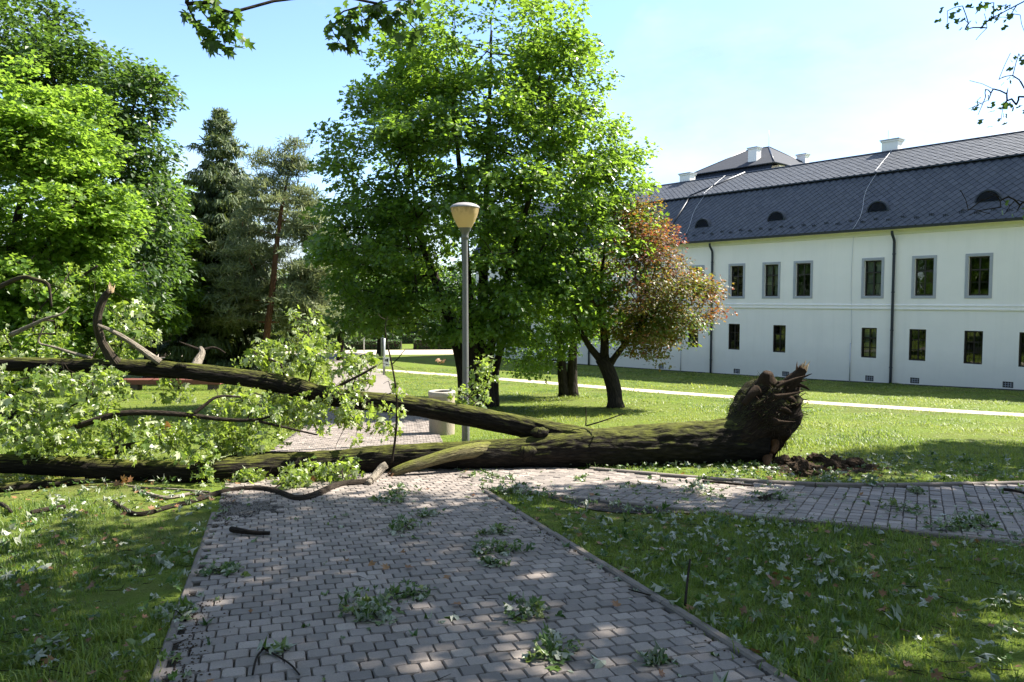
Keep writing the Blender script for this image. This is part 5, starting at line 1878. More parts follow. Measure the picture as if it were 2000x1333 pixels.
scatter_mix(lv, CRUMPLED[:4] + [MAPLE], p, nr, dr, 0.108 * rng.uniform(0.5, 1.25, n_), np.clip(0.55 + 0.3 * vn(tips * 1.2, 4)[idx] + rng.normal(0, 0.22, n_), 0, 1), rng)
lv.build("foliage", M['leaf_fallen'], fallen, smooth=False)
# a few dried brown leaves
pts = np.array([at(*q) for q in ((250, 948, 9.3), (322, 985, 8.8), (600, 941, 9.3), (862, 703, 11.0), (330, 835, 10), (240, 950, 9.2))])
idx = np.repeat(np.arange(len(pts)), 4)
bl = MB().scatter(MAPLE, pts[idx] + rng.normal(0, 0.04, (len(idx), 3)), rand_dirs(len(idx), rng), rand_dirs(len(idx), rng), 0.09, rng.random(len(idx)))
tag(bl.build("dried_leaves", M['leaf_brown'], fallen, smooth=False), kind="stuff")

# --- torn root plate
rp_l = [(1425, 861, 11.35, 42), (1452, 853, 11.42, 50), (1470, 840, 11.48, 58), (1488, 826, 11.53, 73), (1504, 816, 11.58, 84), (1517, 810, 11.62, 74), (1526, 808, 11.66, 45), (1530, 808, 11.68, 10)]
q = resample(chain(rp_l), 0.02)


def root_bump(L_, a_):
    s = L_.shape
    c, sn, l_ = np.cos(a_).ravel(), np.sin(a_).ravel(), L_.ravel()
    k = np.clip((l_ - 0.15) / 0.5, 0, 1)
    lo = fbm(np.stack([c * 1.7, sn * 1.7, l_ * 2.2], -1), 4, 77)
    rd = 1 - np.abs(vn(np.stack([c * 3.4, sn * 3.4, l_ * 1.1], -1), 78)) * 2
    hi = vn(np.stack([c * 13, sn * 13, l_ * 9], -1), 79)
    return (1 + k * (0.17 * lo + 0.13 * rd) + 0.045 * hi).reshape(s)


rmb = MB().tube(q[:, :3], q[:, 3], 90, bump=root_bump)
# the plate tips up: shear its far end so that the top leans back over the trunk
zc_ = at(1510, 815, 11.55)[2]
Vr = rmb.v[0]
kx = np.clip((Vr[:, 0] - at(1440, 815, 11.4)[0]) / 0.5, 0, 1)
Vr[:, 0] += 0.46 * (Vr[:, 2] - zc_) * kx - 0.06 * kx
Vr += (0.05 * kx)[:, None] * np.column_stack([vn(Vr * 4, 5), vn(Vr * 4, 6), vn(Vr * 4, 7)])
Vr[:, 2] -= 0.12 * kx * np.exp(-((Vr[:, 0] - at(1527, 740, 11.5)[0]) / 0.09) ** 2) * (Vr[:, 2] > zc_ + 0.3)
rplate = rmb.build("root_plate", bark_mat("root_plate_bark", (0.007, 0.005, 0.004), (0.042, 0.028, 0.019), (0.050, 0.056, 0.014), 1.8, 0.05), fallen)
fo = tuple(fallen.location)
roots = [
    ([(1520, 770, 11.4, 17), (1540, 752, 11.35, 15), (1553, 742, 11.3, 13), (1564, 728, 11.28, 10), (1570, 720, 11.26, 8)], 'root'),
    ([(1500, 760, 11.5, 22), (1497, 742, 11.45, 17), (1500, 728, 11.4, 9)], 'root'),
    ([(1545, 752, 11.3, 6), (1563, 752, 11.28, 4), (1576, 758, 11.26, 2.4), (1581, 762, 11.25, 1.2)], 'root'),
    ([(1535, 838, 11.3, 7), (1548, 815, 11.2, 5), (1557, 795, 11.2, 4), (1556, 775, 11.2, 2.5)], 'root'),
    ([(1515, 832, 11.2, 15), (1530, 830, 11.15, 13), (1541, 828, 11.12, 9)], 'wood_rot'),
    ([(1500, 880, 11.3, 12), (1497, 895, 11.2, 10), (1499, 908, 11.15, 6)], 'wood_rot'),
    ([(1480, 760, 11.2, 9), (1468, 770, 11.15, 8), (1452, 790, 11.1, 5)], 'root'),
    ([(1510, 858, 11.2, 10), (1516, 872, 11.15, 8), (1508, 884, 11.1, 5)], 'wood_rot'),
    ([(1530, 780, 11.2, 8), (1545, 778, 11.15, 6), (1556, 790, 11.1, 3)], 'root'),
    ([(1520, 800, 11.1, 9), (1535, 800, 11.05, 7), (1546, 808, 11.0, 3)], 'root'),
]
rng = np.random.default_rng(71)
for k in range(9):
    a = rng.uniform(-1.9, 1.9)
    c0 = (1520 + 18 * math.sin(a) * 0.5, 812 - 62 * math.cos(a))
    c1 = (1534 + 34 * abs(math.cos(a * 0.6)) + rng.normal(0, 5) + 10 * math.cos(a), 812 - 80 * math.cos(a) + rng.normal(0, 8))
    Yk = 11.3 + 0.55 * math.sin(a)
    if c1[1] > 880:
        continue
    roots.append(([(c0[0], c0[1], Yk, rng.uniform(3, 7)), ((c0[0] + c1[0]) / 2 + rng.normal(0, 3), (c0[1] + c1[1]) / 2 + rng.normal(0, 3), Yk, rng.uniform(2, 4)), (c1[0], c1[1], Yk, rng.uniform(0.5, 1.5))], 'root'))
for L_, mt in roots:
    qq = resample(chain(L_), 0.02)
    MB().tube(qq[:, :3], qq[:, 3], 12, bump=bark_bump(int(L_[0][0]) % 53, 0.16, 0.05)).build("root", M[mt], rplate, origin=fo)
splinter(1571, 719, 11.26, 7, (0.5, 0, 1), 12, M['wood_raw'], 11, rplate)
splinter(1560, 722, 11.28, 6, (0.1, 0, 1), 8, M['wood_rot'], 12, rplate)
# rootlets and moss hanging from the plate
rng = np.random.default_rng(401)
mb = MB()
Vr = np.concatenate(rmb.v)
cpl = at(1510, 818, 11.55)
dirn = unit(Vr - cpl)
cand = np.where((Vr[:, 0] > at(1470, 800, 11.5)[0]))[0]
for i in rng.choice(cand, 420):
    d = dirn[i]
    ln = rng.uniform(0.05, 0.22)
    e = Vr[i] + d * ln * 0.6 + [0, 0, -0.25 * ln] + rng.normal(0, 0.05, 3)
    e[2] = max(e[2], float(tz(e[1])) + 0.01)
    m_ = (Vr[i] + e) / 2 + rng.normal(0, 0.03, 3)
    mb.tube([Vr[i] - d * 0.02, m_, e], [0.006, 0.004, 0.001], 4, cap=False)
tag(mb.build("rootlets", M['root'], rplate, origin=fo), kind="stuff")
ms = MB()
top = cand[(dirn[cand][:, 2] > -0.15) & (dirn[cand][:, 0] < 0.25)]
cand2 = np.where((Vr[:, 0] < at(1505, 800, 11.5)[0]) & (Vr[:, 2] > at(1450, 815, 11.4)[2]))[0]
top = np.concatenate([top, cand2])
ii = rng.choice(top, 2200)
n_ = len(ii)
ms.scatter((STRIP[0] * [0.09, 1, 1], STRIP[1]), Vr[ii] + rng.normal(0, 0.012, (n_, 3)), rand_dirs(n_, rng), dirn[ii] * 0.6 + rng.normal(0, 0.4, (n_, 3)) + [-0.5, 0, -0.25], rng.uniform(0.02, 0.08, n_), np.clip(rng.normal(0.35, 0.25, n_), 0, 1))
tag(ms.build("moss", leaf_mat("moss_blade", (0.020, 0.022, 0.007), (0.045, 0.052, 0.012), (0.085, 0.09, 0.02), (0.08, 0.10, 0.02), 0.25, 0.8), rplate, smooth=False, origin=fo), kind="stuff")

# --- lumps of soil torn out of the ground
clods = [(1528, 902, 20, 12, "crumbly soil lump right beside the torn root plate"), (1570, 920, 27, 20, "largest dark soil lump nearest the side path"), (1596, 896, 17, 11, "flat reddish soil lump behind the largest one"), (1632, 908, 19, 17, "round dark soil lump in the middle of the row"), (1668, 907, 18, 14, "soil lump at the right end of the torn ground"), (1702, 914, 14, 7, "small low soil lump farthest from the roots"), (1556, 900, 15, 10, "small soil lump under the snapped root")]
for k, (px, py, w, h, lb) in enumerate(clods):
    g = G(px, py + h * 0.45)
    s = pxm(g[1])
    th, ph = np.linspace(0, math.pi, 22), np.linspace(0, 2 * math.pi, 34, endpoint=False)
    T_, P_ = np.meshgrid(th, ph, indexing='ij')
    dd = np.stack([np.sin(T_) * np.cos(P_), np.sin(T_) * np.sin(P_), np.cos(T_)], -1).reshape(-1, 3)
    V = dd * (1 + 0.45 * fbm(dd * 1.9 + k * 7, 4, 20 + k) + 0.12 * vn(dd * 9 + k, 30))[:, None] * [w * s, w * s * 0.8, h * s] + [0, 0, h * s * 0.35]
    ii = np.arange(22 * 34).reshape(22, 34)
    nx = np.roll(ii, -1, 1)
    Fk = np.stack([ii[:-1], nx[:-1], nx[1:], ii[1:]], -1).reshape(-1, 4)
    o = MB().add(V, Fk).build("soil_clod", M['soil'], smooth=False)
    o.location = g
    tag(o, lb, "soil", "soil lumps torn up with the roots")
# loose crumbs round them
rng = np.random.default_rng(55)
mb = MB()
for _ in range(900):
    px = rng.normal(1600, 62)
    py = 914 + rng.normal(0, 14) + (px - 1600) * 0.03
    g = G(px, max(py, 880))
    r = rng.uniform(0.006, 0.03)
    b = np.array([(r, 0, 0), (0, r, 0), (-r, 0, 0), (0, -r, 0), (0, 0, r * 0.9)]) * rng.uniform(0.5, 1.3, (5, 1))
    mb.add(b + g + [0, 0, 0.002], np.array([(0, 1, 4), (1, 2, 4), (2, 3, 4), (3, 0, 4)]), rng.random())
tag(mb.build("soil_crumbs", M['soil'], smooth=False), "loose crumbs of dug-up soil around the lumps", "soil", kind="stuff")
# the bare patch itself
mb = MB()
c = G(1595, 917)
V = [(c[0], c[1], c[2] + 0.016)]
for a in np.linspace(0, 2 * math.pi, 48, endpoint=False):
    r = 1 + 0.22 * math.sin(3 * a + 1) + 0.12 * math.sin(7 * a)
    x, y = c[0] + 0.92 * r * math.cos(a), c[1] + 0.42 * r * math.sin(a)
    V.append((x, y, tz(y) + 0.009))
mb.add(V, np.array([(0, 1 + i, 1 + (i + 1) % 48) for i in range(48)]))
tag(mb.build("bare_soil", M['soil'], smooth=False), "patch of bare soil where the roots tore out", "soil", kind="structure")

# ================================================================== street furniture
g = np.array([-0.87, 13.83, tz(13.83)])
lamp = thing("park_lamp", "grey park lamp post with stained cream bowl behind the fallen trunk", "lamp post", g)
zt_ = at(910, 463, 13.83)[2] - g[2]
P0 = tuple(lamp.location)


def lath(prof, name, mat, parent, c, seg=28):
    return MB().lathe(prof, seg, c).build(name, mat, parent, origin=P0)


mpole = plain("painted_steel_post", (0.15, 0.145, 0.14), 0.42, 0.15, 5, 0.08, metal=0.35)
pole = lath([(0.075, -0.1), (0.075, 0.8), (0.070, 0.82), (0.062, 0.86), (0.052, zt_ - 0.02)], "post", mpole, lamp, g)
MB().box((g[0] - 0.03, g[1] - 0.079, g[2] + 0.35), (g[0] + 0.03, g[1] - 0.068, g[2] + 0.62)).build("service_door", mpole, pole, smooth=False, origin=P0)
k_ = pxm(13.83)
collar = [(0.052, zt_ - 0.05), (0.068, zt_ - 0.04), (0.068, zt_ + 0.00), (0.064, zt_ + 0.03), (0.072, zt_ + 0.07), (0.092, zt_ + 0.12), (0.118, zt_ + 0.155), (0.118, zt_ + 0.165)]
lath(collar, "collar", mpole, lamp, g)
zb_ = zt_ + 0.163
# bowl, stained under its rim
m, t, n, l, p = nodes("stained_bowl")
ob = objc(t)
sx = t.nodes.new("ShaderNodeSeparateXYZ")
l.new(ob, sx.inputs[0])
up_ = t.nodes.new("ShaderNodeMapRange")
up_.inputs[1].default_value = zb_ + 0.20
up_.inputs[2].default_value = zb_ + 0.42
l.new(sx.outputs['Z'], up_.inputs[0])
sp = ramp(t, noise(t, vscale(t, ob, (1, 1, 0.5)), 13, 7, 0.75), [(0.42, (0, 0, 0)), (0.58, (1, 1, 1))])
st_ = math_(t, 'MULTIPLY', sp, up_.outputs[0])
c_ = mixc(t, noise(t, ob, 5, 4), (0.70, 0.54, 0.28), (0.78, 0.63, 0.36))
l.new(mixc(t, math_(t, 'MULTIPLY', st_, 0.85), c_, (0.16, 0.09, 0.03)), p.inputs['Base Color'])
p.inputs['Roughness'].default_value = 0.45
p.inputs['Subsurface Weight'].default_value = 0.0
trl = t.nodes.new("ShaderNodeBsdfTranslucent")
l.new(mixc(t, st_, (0.85, 0.68, 0.40), (0.25, 0.14, 0.05)), trl.inputs['Color'])
ms_ = t.nodes.new("ShaderNodeMixShader")
ms_.inputs[0].default_value = 0.55
l.new(p.outputs[0], ms_.inputs[1])
l.new(trl.outputs[0], ms_.inputs[2])
l.new(ms_.outputs[0], n["Material Output"].inputs['Surface'])
lath([(0.116, zb_), (0.14, zb_ + 0.035), (0.185, zb_ + 0.12), (0.225, zb_ + 0.21), (0.25, zb_ + 0.29), (0.262, zb_ + 0.355), (0.262, zb_ + 0.37)], "bowl", m, lamp, g, 40)
lath([(0.268, zb_ + 0.362), (0.275, zb_ + 0.375), (0.268, zb_ + 0.392), (0.22, zb_ + 0.425), (0.15, zb_ + 0.45), (0.07, zb_ + 0.462), (0.0005, zb_ + 0.465)], "cap", plain("grey_lamp_cap", (0.30, 0.28, 0.29), 0.5, 0.15, 8, 0.1), lamp, g, 40)
lath([(0.03, zb_ + 0.02), (0.03, zb_ + 0.2), (0.05, zb_ + 0.22), (0.05, zb_ + 0.33), (0.02, zb_ + 0.36)], "bulb", plain("lamp_bulb", (0.8, 0.8, 0.78), 0.3, 0.02), lamp, g, 14)

# concrete litter bin
g = np.array([-1.47, 15.45, tz(15.45)])
binr = thing("litter_bin", "round exposed-aggregate concrete litter bin between lamp post and path", "litter bin", g)
P0 = tuple(binr.location)
m, t, n, l, p = nodes("exposed_aggregate")
ob = objc(t)
vo = N_(t, "ShaderNodeTexVoronoi", feature='F1')
vo.inputs['Scale'].default_value = 70
l.new(ob, vo.inputs['Vector'])
l.new(mixc(t, noise(t, ob, 4, 4), mixc(t, math_(t, 'MULTIPLY', vo.outputs['Distance'], 1.1), (0.40, 0.34, 0.26), (0.17, 0.14, 0.11)), (0.34, 0.29, 0.21)), p.inputs['Base Color'])
p.inputs['Roughness'].default_value = 0.95
l.new(bump(t, vo.outputs['Distance'], 0.7, 0.01), p.inputs['Normal'])
hb = 0.91
lath([(0.262, -0.05), (0.268, 0.1), (0.272, hb - 0.11), (0.272, hb - 0.10)], "body", m, binr, g, 36)
lath([(0.272, hb - 0.10), (0.283, hb - 0.09), (0.285, hb - 0.02), (0.275, hb), (0.215, hb), (0.205, hb - 0.02), (0.205, hb - 0.12)], "rim", plain("smooth_concrete_rim", (0.36, 0.33, 0.28), 0.9, 0.2, 9, 0.3), binr, g, 36)
lath([(0.204, hb - 0.03), (0.204, 0.15), (0.0005, 0.15)], "liner", plain("bin_liner", (0.03, 0.03, 0.03), 0.7, 0.2), binr, g, 28)

# long low bench far left
g = np.array([-14.4, 31.65, tz(31.65)])
bn = thing("park_bench", "long low red-brown bench on the sunny lawn at left", "bench", g)
P0 = tuple(bn.location)
mw = plain("red_brown_timber", (0.20, 0.075, 0.055), 0.85, 0.4, 7, 0.6)
for i in range(4):
    y = g[1] - 0.27 + i * 0.14
    MB().box((g[0] - 2.3, y, g[2] + 0.26 + 0.008 * (i % 2)), (g[0] + 2.0, y + 0.12, g[2] + 0.46 + 0.01 * (i % 2))).build("plank", mw, bn, smooth=False, origin=P0)
for dx in (-1.7, 0.02, 1.6):
    MB().box((g[0] + dx - 0.16, g[1] - 0.22, g[2] - 0.05), (g[0] + dx + 0.16, g[1] + 0.22, g[2] + 0.258)).build("leg", plain("bench_block", (0.09, 0.07, 0.06), 0.9, 0.3, 8, 0.4), bn, smooth=False, origin=P0)

# sign post with a small pictogram plate, and two slim poles
g = np.array([-7.25, 41.9, tz(41.9)])
sg = thing("sign_post", "grey sign post with small white pictogram plate beside the path", "sign post", g)
P0 = tuple(sg.location)
mg = plain("galvanised_post", (0.42, 0.44, 0.46), 0.45, 0.1, 6, 0.1, metal=0.5)
MB().tube([g + [0, 0, -0.1], g + [0.02, 0, 2.6]], 0.075, 12).build("post", mg, sg, origin=P0)
sx0, sz0 = g[0] + 0.02, g[2] + 0.50
pl = MB().box((sx0 - 0.02, g[1] - 0.11, sz0), (sx0 + 0.30, g[1] - 0.085, sz0 + 0.52)).build("plate", plain("white_plate", (0.75, 0.76, 0.76), 0.5, 0.04), sg, smooth=False, origin=P0)
mk = plain("black_print", (0.02, 0.02, 0.022), 0.6, 0.1)
for a, b, c, d in ((0.04, 0.34, 0.20, 0.40), (0.16, 0.26, 0.24, 0.44), (0.05, 0.27, 0.09, 0.36), (0.12, 0.27, 0.15, 0.34), (0.10, 0.08, 0.20, 0.12)):
    MB().box((sx0 + a, g[1] - 0.114, sz0 + b), (sx0 + c, g[1] - 0.1105, sz0 + d)).build("print_mark", mk, pl, smooth=False, origin=P0)
for px, Y, h, lb in ((745, 60.0, 3.4, "slim pale pole behind the sign post"), (711, 66.0, 2.6, "thin pole standing in front of the long hedge")):
    b = np.array([at(px, 680, Y)[0], Y, tz(Y)])
    po = MB().tube([b + [0, 0, -0.1], b + [0, 0, h * 0.5], b + [0, 0, h]], [0.05, 0.05, 0.045], 10)
    po.lathe([(0.052, h - 0.03), (0.06, h), (0.03, h + 0.03), (0.0005, h + 0.035)], 12, b)
    tag(po.build("slim_pole", mg, origin=tuple(b)), lb, "pole", "slim poles by the hedges")
# far lamp
Yf = 98.0
b = np.array([at(828, 640, Yf)[0], Yf, tz(Yf)])
fl = thing("globe_lamp", "tiny far lamp with white globe between the hedges", "lamp post", b)
P0 = tuple(fl.location)
MB().tube([b + [0, 0, -0.1], b + [0, 0, 2.75]], 0.06, 8).build("post", plain("white_post", (0.7, 0.7, 0.7), 0.5, 0.05), fl, origin=P0)
MB().lathe([(0.05, 2.7), (0.22, 2.82), (0.30, 3.05), (0.22, 3.28), (0.0005, 3.36)], 16, b).build("globe", plain("white_globe", (0.8, 0.8, 0.78), 0.3, 0.02), fl, origin=P0)

# ================================================================== grass and litter
def on_path(x, y, pad=0.03):
    s_, e_ = x * PD[0] + y * PD[1], x * PE[0] + y * PE[1]
    m_ = (e_ > E0 - 0.07 - pad * 0) & (e_ < E1 + 0.07 + pad * 0) & (s_ < 9.3)
    xc = np.interp(y, main_c[:, 1], main_c[:, 0])
    m_ |= (np.abs(x - xc) < half * 1.03 + pad) & (y > 8.5)
    yu = np.interp(x, uppr[:, 0], uppr[:, 1])
    dlow = (x - S0[0]) * SP[0] + (y - S0[1]) * SP[1]
    m_ |= (dlow > -0.02 - pad) & (y < yu + 0.06 + pad) & (x > -0.6)
    tg = np.interp(y, gp_[::-1, 1], gp_[::-1, 0]) if gp_[0, 1] > gp_[-1, 1] else np.interp(y, gp_[:, 1], gp_[:, 0])
    m_ |= (np.abs(x - tg) < 0.74) & (y > 12)
    return m_


def grass_points():
    rng = np.random.default_rng(77)
    out = []
    # y range, density per square metre, size
    for y0, y1, dens, sc, sp_ in ((2.2, 6.0, 420, 0.76, 1.0), (6.0, 9.8, 300, 0.80, 1.05), (9.8, 14, 150, 0.9, 1.25), (14, 20, 90, 0.75, 2.0), (20, 30, 40, 0.75, 3.4), (30, 48, 15, 0.85, 5.5)):
        w = y1 * 0.72 + 0.6
        n_ = int((y1 - y0) * 2 * w * dens)
        x, y = rng.uniform(-w, w, n_), rng.uniform(y0, y1, n_)
        k = np.abs(x) < y * 0.72 + 0.5
        k &= ~on_path(x, y)
        # keep out of the palace
        wy = (x - BO[0]) * -BA[1] + (y - BO[1]) * BA[0]
        k &= wy < -0.15
        cl = fbm(np.column_stack([x * 0.8, y * 0.8, np.zeros(n_)]), 3, 12)
        near = y < 10
        k &= (rng.random(n_) < np.clip(0.62 + 0.95 * cl, 0.05, 1)) | ~near
        # thin where the soil is bare
        c1 = G(1595, 917)
        k &= ((x - c1[0]) / 0.9) ** 2 + ((y - c1[1]) / 0.42) ** 2 > rng.uniform(0.5, 1.3, n_)
        k &= ((x - gp[0]) / 0.62) ** 2 + ((y - gp[1]) / 0.8) ** 2 > 1
        x, y, cl = x[k], y[k], cl[k]
        m_ = len(x)
        out.append(np.column_stack([x, y, tz(y), sc * (0.45 + 0.95 * rng.random(m_) ** 1.6) * np.clip(1 + 0.6 * cl, 0.4, 2), rng.uniform(0, 6.283, m_), np.clip(np.interp(y, [7, 12], [0.36, 0.82]) + 0.40 * fbm(np.column_stack([x * 0.5, y * 0.5, np.ones(m_)]), 3, 15) + rng.normal(0, 0.15, m_), 0, 1), np.full(m_, sp_), rng.integers(0, 3, m_)]))  # tint: thatchy shaded grass near, sunlit lawn far, put into the colour
    return np.vstack(out)


def tuft_mesh(seed, n_, hgt, spread, lean):
    rng = np.random.default_rng(seed)
    mb = MB()
    for _ in range(n_):
        a = rng.uniform(0, 6.283)
        o = np.array([rng.normal(0, spread), rng.normal(0, spread), -0.005])
        h = hgt * rng.uniform(0.45, 1.2)
        w = rng.uniform(0.0022, 0.0042)
        d = np.array([math.cos(a), math.sin(a), 0])
        sd_ = np.array([-math.sin(a), math.cos(a), 0]) * w
        ln = h * lean * rng.uniform(0.2, 1.3)
        p1 = o + d * ln * 0.35 + [0, 0, h * 0.62]
        p2 = o + d * ln + [0, 0, h * rng.uniform(0.75, 1.0)]
        t0 = rng.uniform(0.1, 0.75) if rng.random() > 0.15 else 1.0
        mb.add([o - sd_, o + sd_, p1 + sd_ * 0.8, p1 - sd_ * 0.8, p2], [np.array([(0, 1, 2, 3)]), np.array([(3, 2, 4)])], t0)
    return mb.mesh("grass_tuft", M['grass'], smooth=True)


# tuft colour also varies by itint: random patches plus the painted shade and sun
gm_ = M['grass']
gt = gm_.node_tree
ia = gt.nodes.new("ShaderNodeAttribute")
ia.attribute_type = 'INSTANCER'
ia.attribute_name = "itint"
for nd in list(gt.nodes):
    if nd.type == 'ATTRIBUTE' and nd.attribute_name == "tint":
        outs = [lk.to_socket for lk in nd.outputs['Fac'].links]
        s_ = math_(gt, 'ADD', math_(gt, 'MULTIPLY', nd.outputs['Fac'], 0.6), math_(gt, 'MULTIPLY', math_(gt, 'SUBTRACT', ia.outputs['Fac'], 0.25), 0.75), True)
        for o in outs:
            gt.links.new(s_, o)

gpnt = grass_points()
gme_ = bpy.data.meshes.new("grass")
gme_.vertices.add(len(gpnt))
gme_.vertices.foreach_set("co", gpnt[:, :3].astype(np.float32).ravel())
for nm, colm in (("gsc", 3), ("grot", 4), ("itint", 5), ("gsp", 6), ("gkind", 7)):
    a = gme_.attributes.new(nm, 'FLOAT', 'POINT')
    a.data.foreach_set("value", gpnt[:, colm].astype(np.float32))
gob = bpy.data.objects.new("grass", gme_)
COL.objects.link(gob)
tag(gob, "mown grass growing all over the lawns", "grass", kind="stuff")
tufts = []
for k, (n_, h, sp_, ln) in enumerate(((13, 0.062, 0.030, 0.8), (16, 0.050, 0.036, 1.1), (11, 0.078, 0.026, 0.9))):
    tufts.append(bpy.data.objects.new("grass_tuft", tuft_mesh(900 + k, n_, h, sp_, ln)))
ng = bpy.data.node_groups.new("grass_scatter", 'GeometryNodeTree')
ng.interface.new_socket('Geometry', in_out='INPUT', socket_type='NodeSocketGeometry')
ng.interface.new_socket('Geometry', in_out='OUTPUT', socket_type='NodeSocketGeometry')
gi, go = ng.nodes.new('NodeGroupInput'), ng.nodes.new('NodeGroupOutput')
jn = ng.nodes.new('GeometryNodeJoinGeometry')


def nattr(nm):
    a = ng.nodes.new('GeometryNodeInputNamedAttribute')
    a.data_type = 'FLOAT'
    a.inputs['Name'].default_value = nm
    return a.outputs['Attribute']


rotc = ng.nodes.new('ShaderNodeCombineXYZ')
ng.links.new(nattr("grot"), rotc.inputs['Z'])
scc = ng.nodes.new('ShaderNodeCombineXYZ')
mul = ng.nodes.new('ShaderNodeMath')
mul.operation = 'MULTIPLY'
ng.links.new(nattr("gsc"), mul.inputs[0])
ng.links.new(nattr("gsp"), mul.inputs[1])
ng.links.new(mul.outputs[0], scc.inputs['X'])
ng.links.new(mul.outputs[0], scc.inputs['Y'])
ng.links.new(nattr("gsc"), scc.inputs['Z'])
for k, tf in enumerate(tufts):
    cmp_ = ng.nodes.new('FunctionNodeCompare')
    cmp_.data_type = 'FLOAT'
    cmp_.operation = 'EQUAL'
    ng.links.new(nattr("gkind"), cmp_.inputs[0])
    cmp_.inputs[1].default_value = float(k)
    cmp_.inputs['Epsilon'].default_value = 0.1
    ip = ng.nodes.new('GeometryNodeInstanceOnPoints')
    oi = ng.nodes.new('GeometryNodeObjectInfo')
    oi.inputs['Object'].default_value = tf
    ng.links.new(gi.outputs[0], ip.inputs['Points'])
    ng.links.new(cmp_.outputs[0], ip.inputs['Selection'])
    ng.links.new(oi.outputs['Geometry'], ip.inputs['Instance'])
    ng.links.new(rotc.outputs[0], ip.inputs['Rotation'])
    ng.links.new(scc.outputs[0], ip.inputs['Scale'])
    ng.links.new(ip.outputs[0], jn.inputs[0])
ng.links.new(jn.outputs[0], go.inputs[0])
md = gob.modifiers.new("scatter", 'NODES')
md.node_group = ng

# --- torn leaves strewn over lawn and paving
rng = np.random.default_rng(501)
n_ = 11000
y = 2.4 + 9.6 * rng.random(n_) ** 0.85
x = rng.uniform(-1, 1, n_) * (y * 0.72 + 0.4)
cl = fbm(np.column_stack([x * 0.9, y * 0.9, np.full(n_, 3.3)]), 3, 66)
onp = on_path(x, y)
s_, e_ = x * PD[0] + y * PD[1], x * PE[0] + y * PE[1]
onmain = onp & (e_ < E1 + 0.05)
edge = np.exp(-((e_ - E1 - 0.18) / 0.2) ** 2) * (s_ < 9) + np.exp(-((e_ - E0 + 0.05) / 0.2) ** 2) * 0.8
pr = np.clip(0.42 + 0.65 * cl, 0.04, 0.95)
pr = np.where(e_ > E1, pr * 1.25, pr * 0.6)
pr = np.where(onp, pr * 0.55, pr)
pr = np.where(onmain, 0.022, pr) + 0.75 * edge * (rng.random(n_) < 0.6)
k = rng.random(n_) < pr
x, y, onp = x[k], y[k], onp[k]
n_ = len(x)
z = tz(y) + np.where(onp, 0.034, rng.uniform(0.040, 0.078, n_))
flip = np.where(rng.random(n_) < 0.42, -1.0, 1.0)
nr = np.column_stack([rng.normal(0, 0.36, n_), rng.normal(0, 0.36, n_) + 0.05, np.ones(n_)]) * flip[:, None]
dr = np.column_stack([rng.normal(0, 1, n_), rng.normal(0, 1, n_), np.zeros(n_)])
lt = scatter_mix(MB(), CRUMPLED, np.column_stack([x, y, z]), nr, dr, 0.09 * rng.uniform(0.3, 1.2, n_), np.clip(rng.normal(0.4, 0.28, n_), 0, 1), rng)
tag(lt.build("leaf_litter", M['leaf_litter'], smooth=False), "torn green leaves strewn over grass and paving", "leaves", kind="stuff")
n_ = 900
y = 3 + 7.5 * rng.random(n_)
x = rng.uniform(-1, 1, n_) * (y * 0.7)
k = ~on_path(x, y) | (rng.random(n_) < 0.10)
x, y = x[k], y[k]
n_ = len(x)
lt = MB().scatter(MAPLE, np.column_stack([x, y, tz(y) + 0.04]), np.column_stack([rng.normal(0, 0.4, (n_, 2)), np.ones(n_)]), np.column_stack([rng.normal(0, 1, (n_, 2)), np.zeros(n_)]), 0.055 * rng.uniform(0.4, 1.3, n_), rng.random(n_) * 0.7)
tag(lt.build("brown_leaf_litter", M['leaf_brown'], smooth=False), "dried brown leaves scattered in the grass", "leaves", kind="stuff")

# --- leafy sprigs torn off by the storm: place, size in photograph pixels, leaves, label
sprigs = [
    (720, 1205, 62, 46, "large leafy sprig left of the path's middle, with bright green tips"),
    (800, 1172, 40, 26, "sprig joined at the upper right of the largest leafy one"),
    (972, 1083, 46, 40, "wide heap of torn leaves in the sunny middle of the path"),
    (966, 1047, 26, 18, "small sprig with a yellow-brown leaf above the wide heap"),
    (962, 1110, 22, 14, "tiny dark leaf clump just below the wide heap"),
    (1028, 1212, 42, 32, "leafy sprig lying right of the path's centre line"),
    (1080, 1288, 52, 40, "leaf heap at the bottom of the path"),
    (1287, 1303, 28, 13, "lone upturned leaf bunch near the kerb at the bottom right"),
    (790, 1040, 34, 26, "dull green leaf clump on the far half of the path"),
    (832, 1012, 26, 16, "thin clump of leaves beside the shaded upper path"),
    (775, 968, 40, 26, "flat pale leaf spray close to the broken branch"),
    (760, 985, 34, 22, "second pale spray just before the broken branch"),
    (965, 938, 32, 24, "pale leaf heap where the kerb of the side path begins"),
    (1010, 965, 42, 34, "leaf scatter on the corner between both paths"),
    (1362, 968, 40, 22, "leaf heap on the near end of the side path"),
    (1500, 982, 36, 18, "dark leafy twig in the middle of the side path"),
    (1690, 950, 42, 22, "leaf bunch against the far kerb of the side path"),
    (1792, 968, 20, 18, "upright green tuft of leaves on the side path"),
    (1905, 1030, 36, 24, "leaf bunch near the right end of the side path"),
    (1870, 1040, 44, 30, "large green sprig at the near kerb of the side path"),
    (1132, 940, 14, 9, "tiny green sprig below the trunk's fork"),
    (1750, 1000, 44, 22, "pale torn leaves strewn in a row on the side path"),
    (540, 1283, 22, 8, "small leaf cluster on the forked twig at the bottom left"),
    (350, 1215, 42, 16, "pale upturned leaves at the left path edge"),
    (90, 1290, 60, 16, "big wilted leaves in the dark grass at the bottom left corner"),
    (430, 1125, 30, 22, "withered leaf heap on the left kerb"),
    (1620, 945, 40, 20, "fresh weed-like sprig in front of the soil lumps"),
]
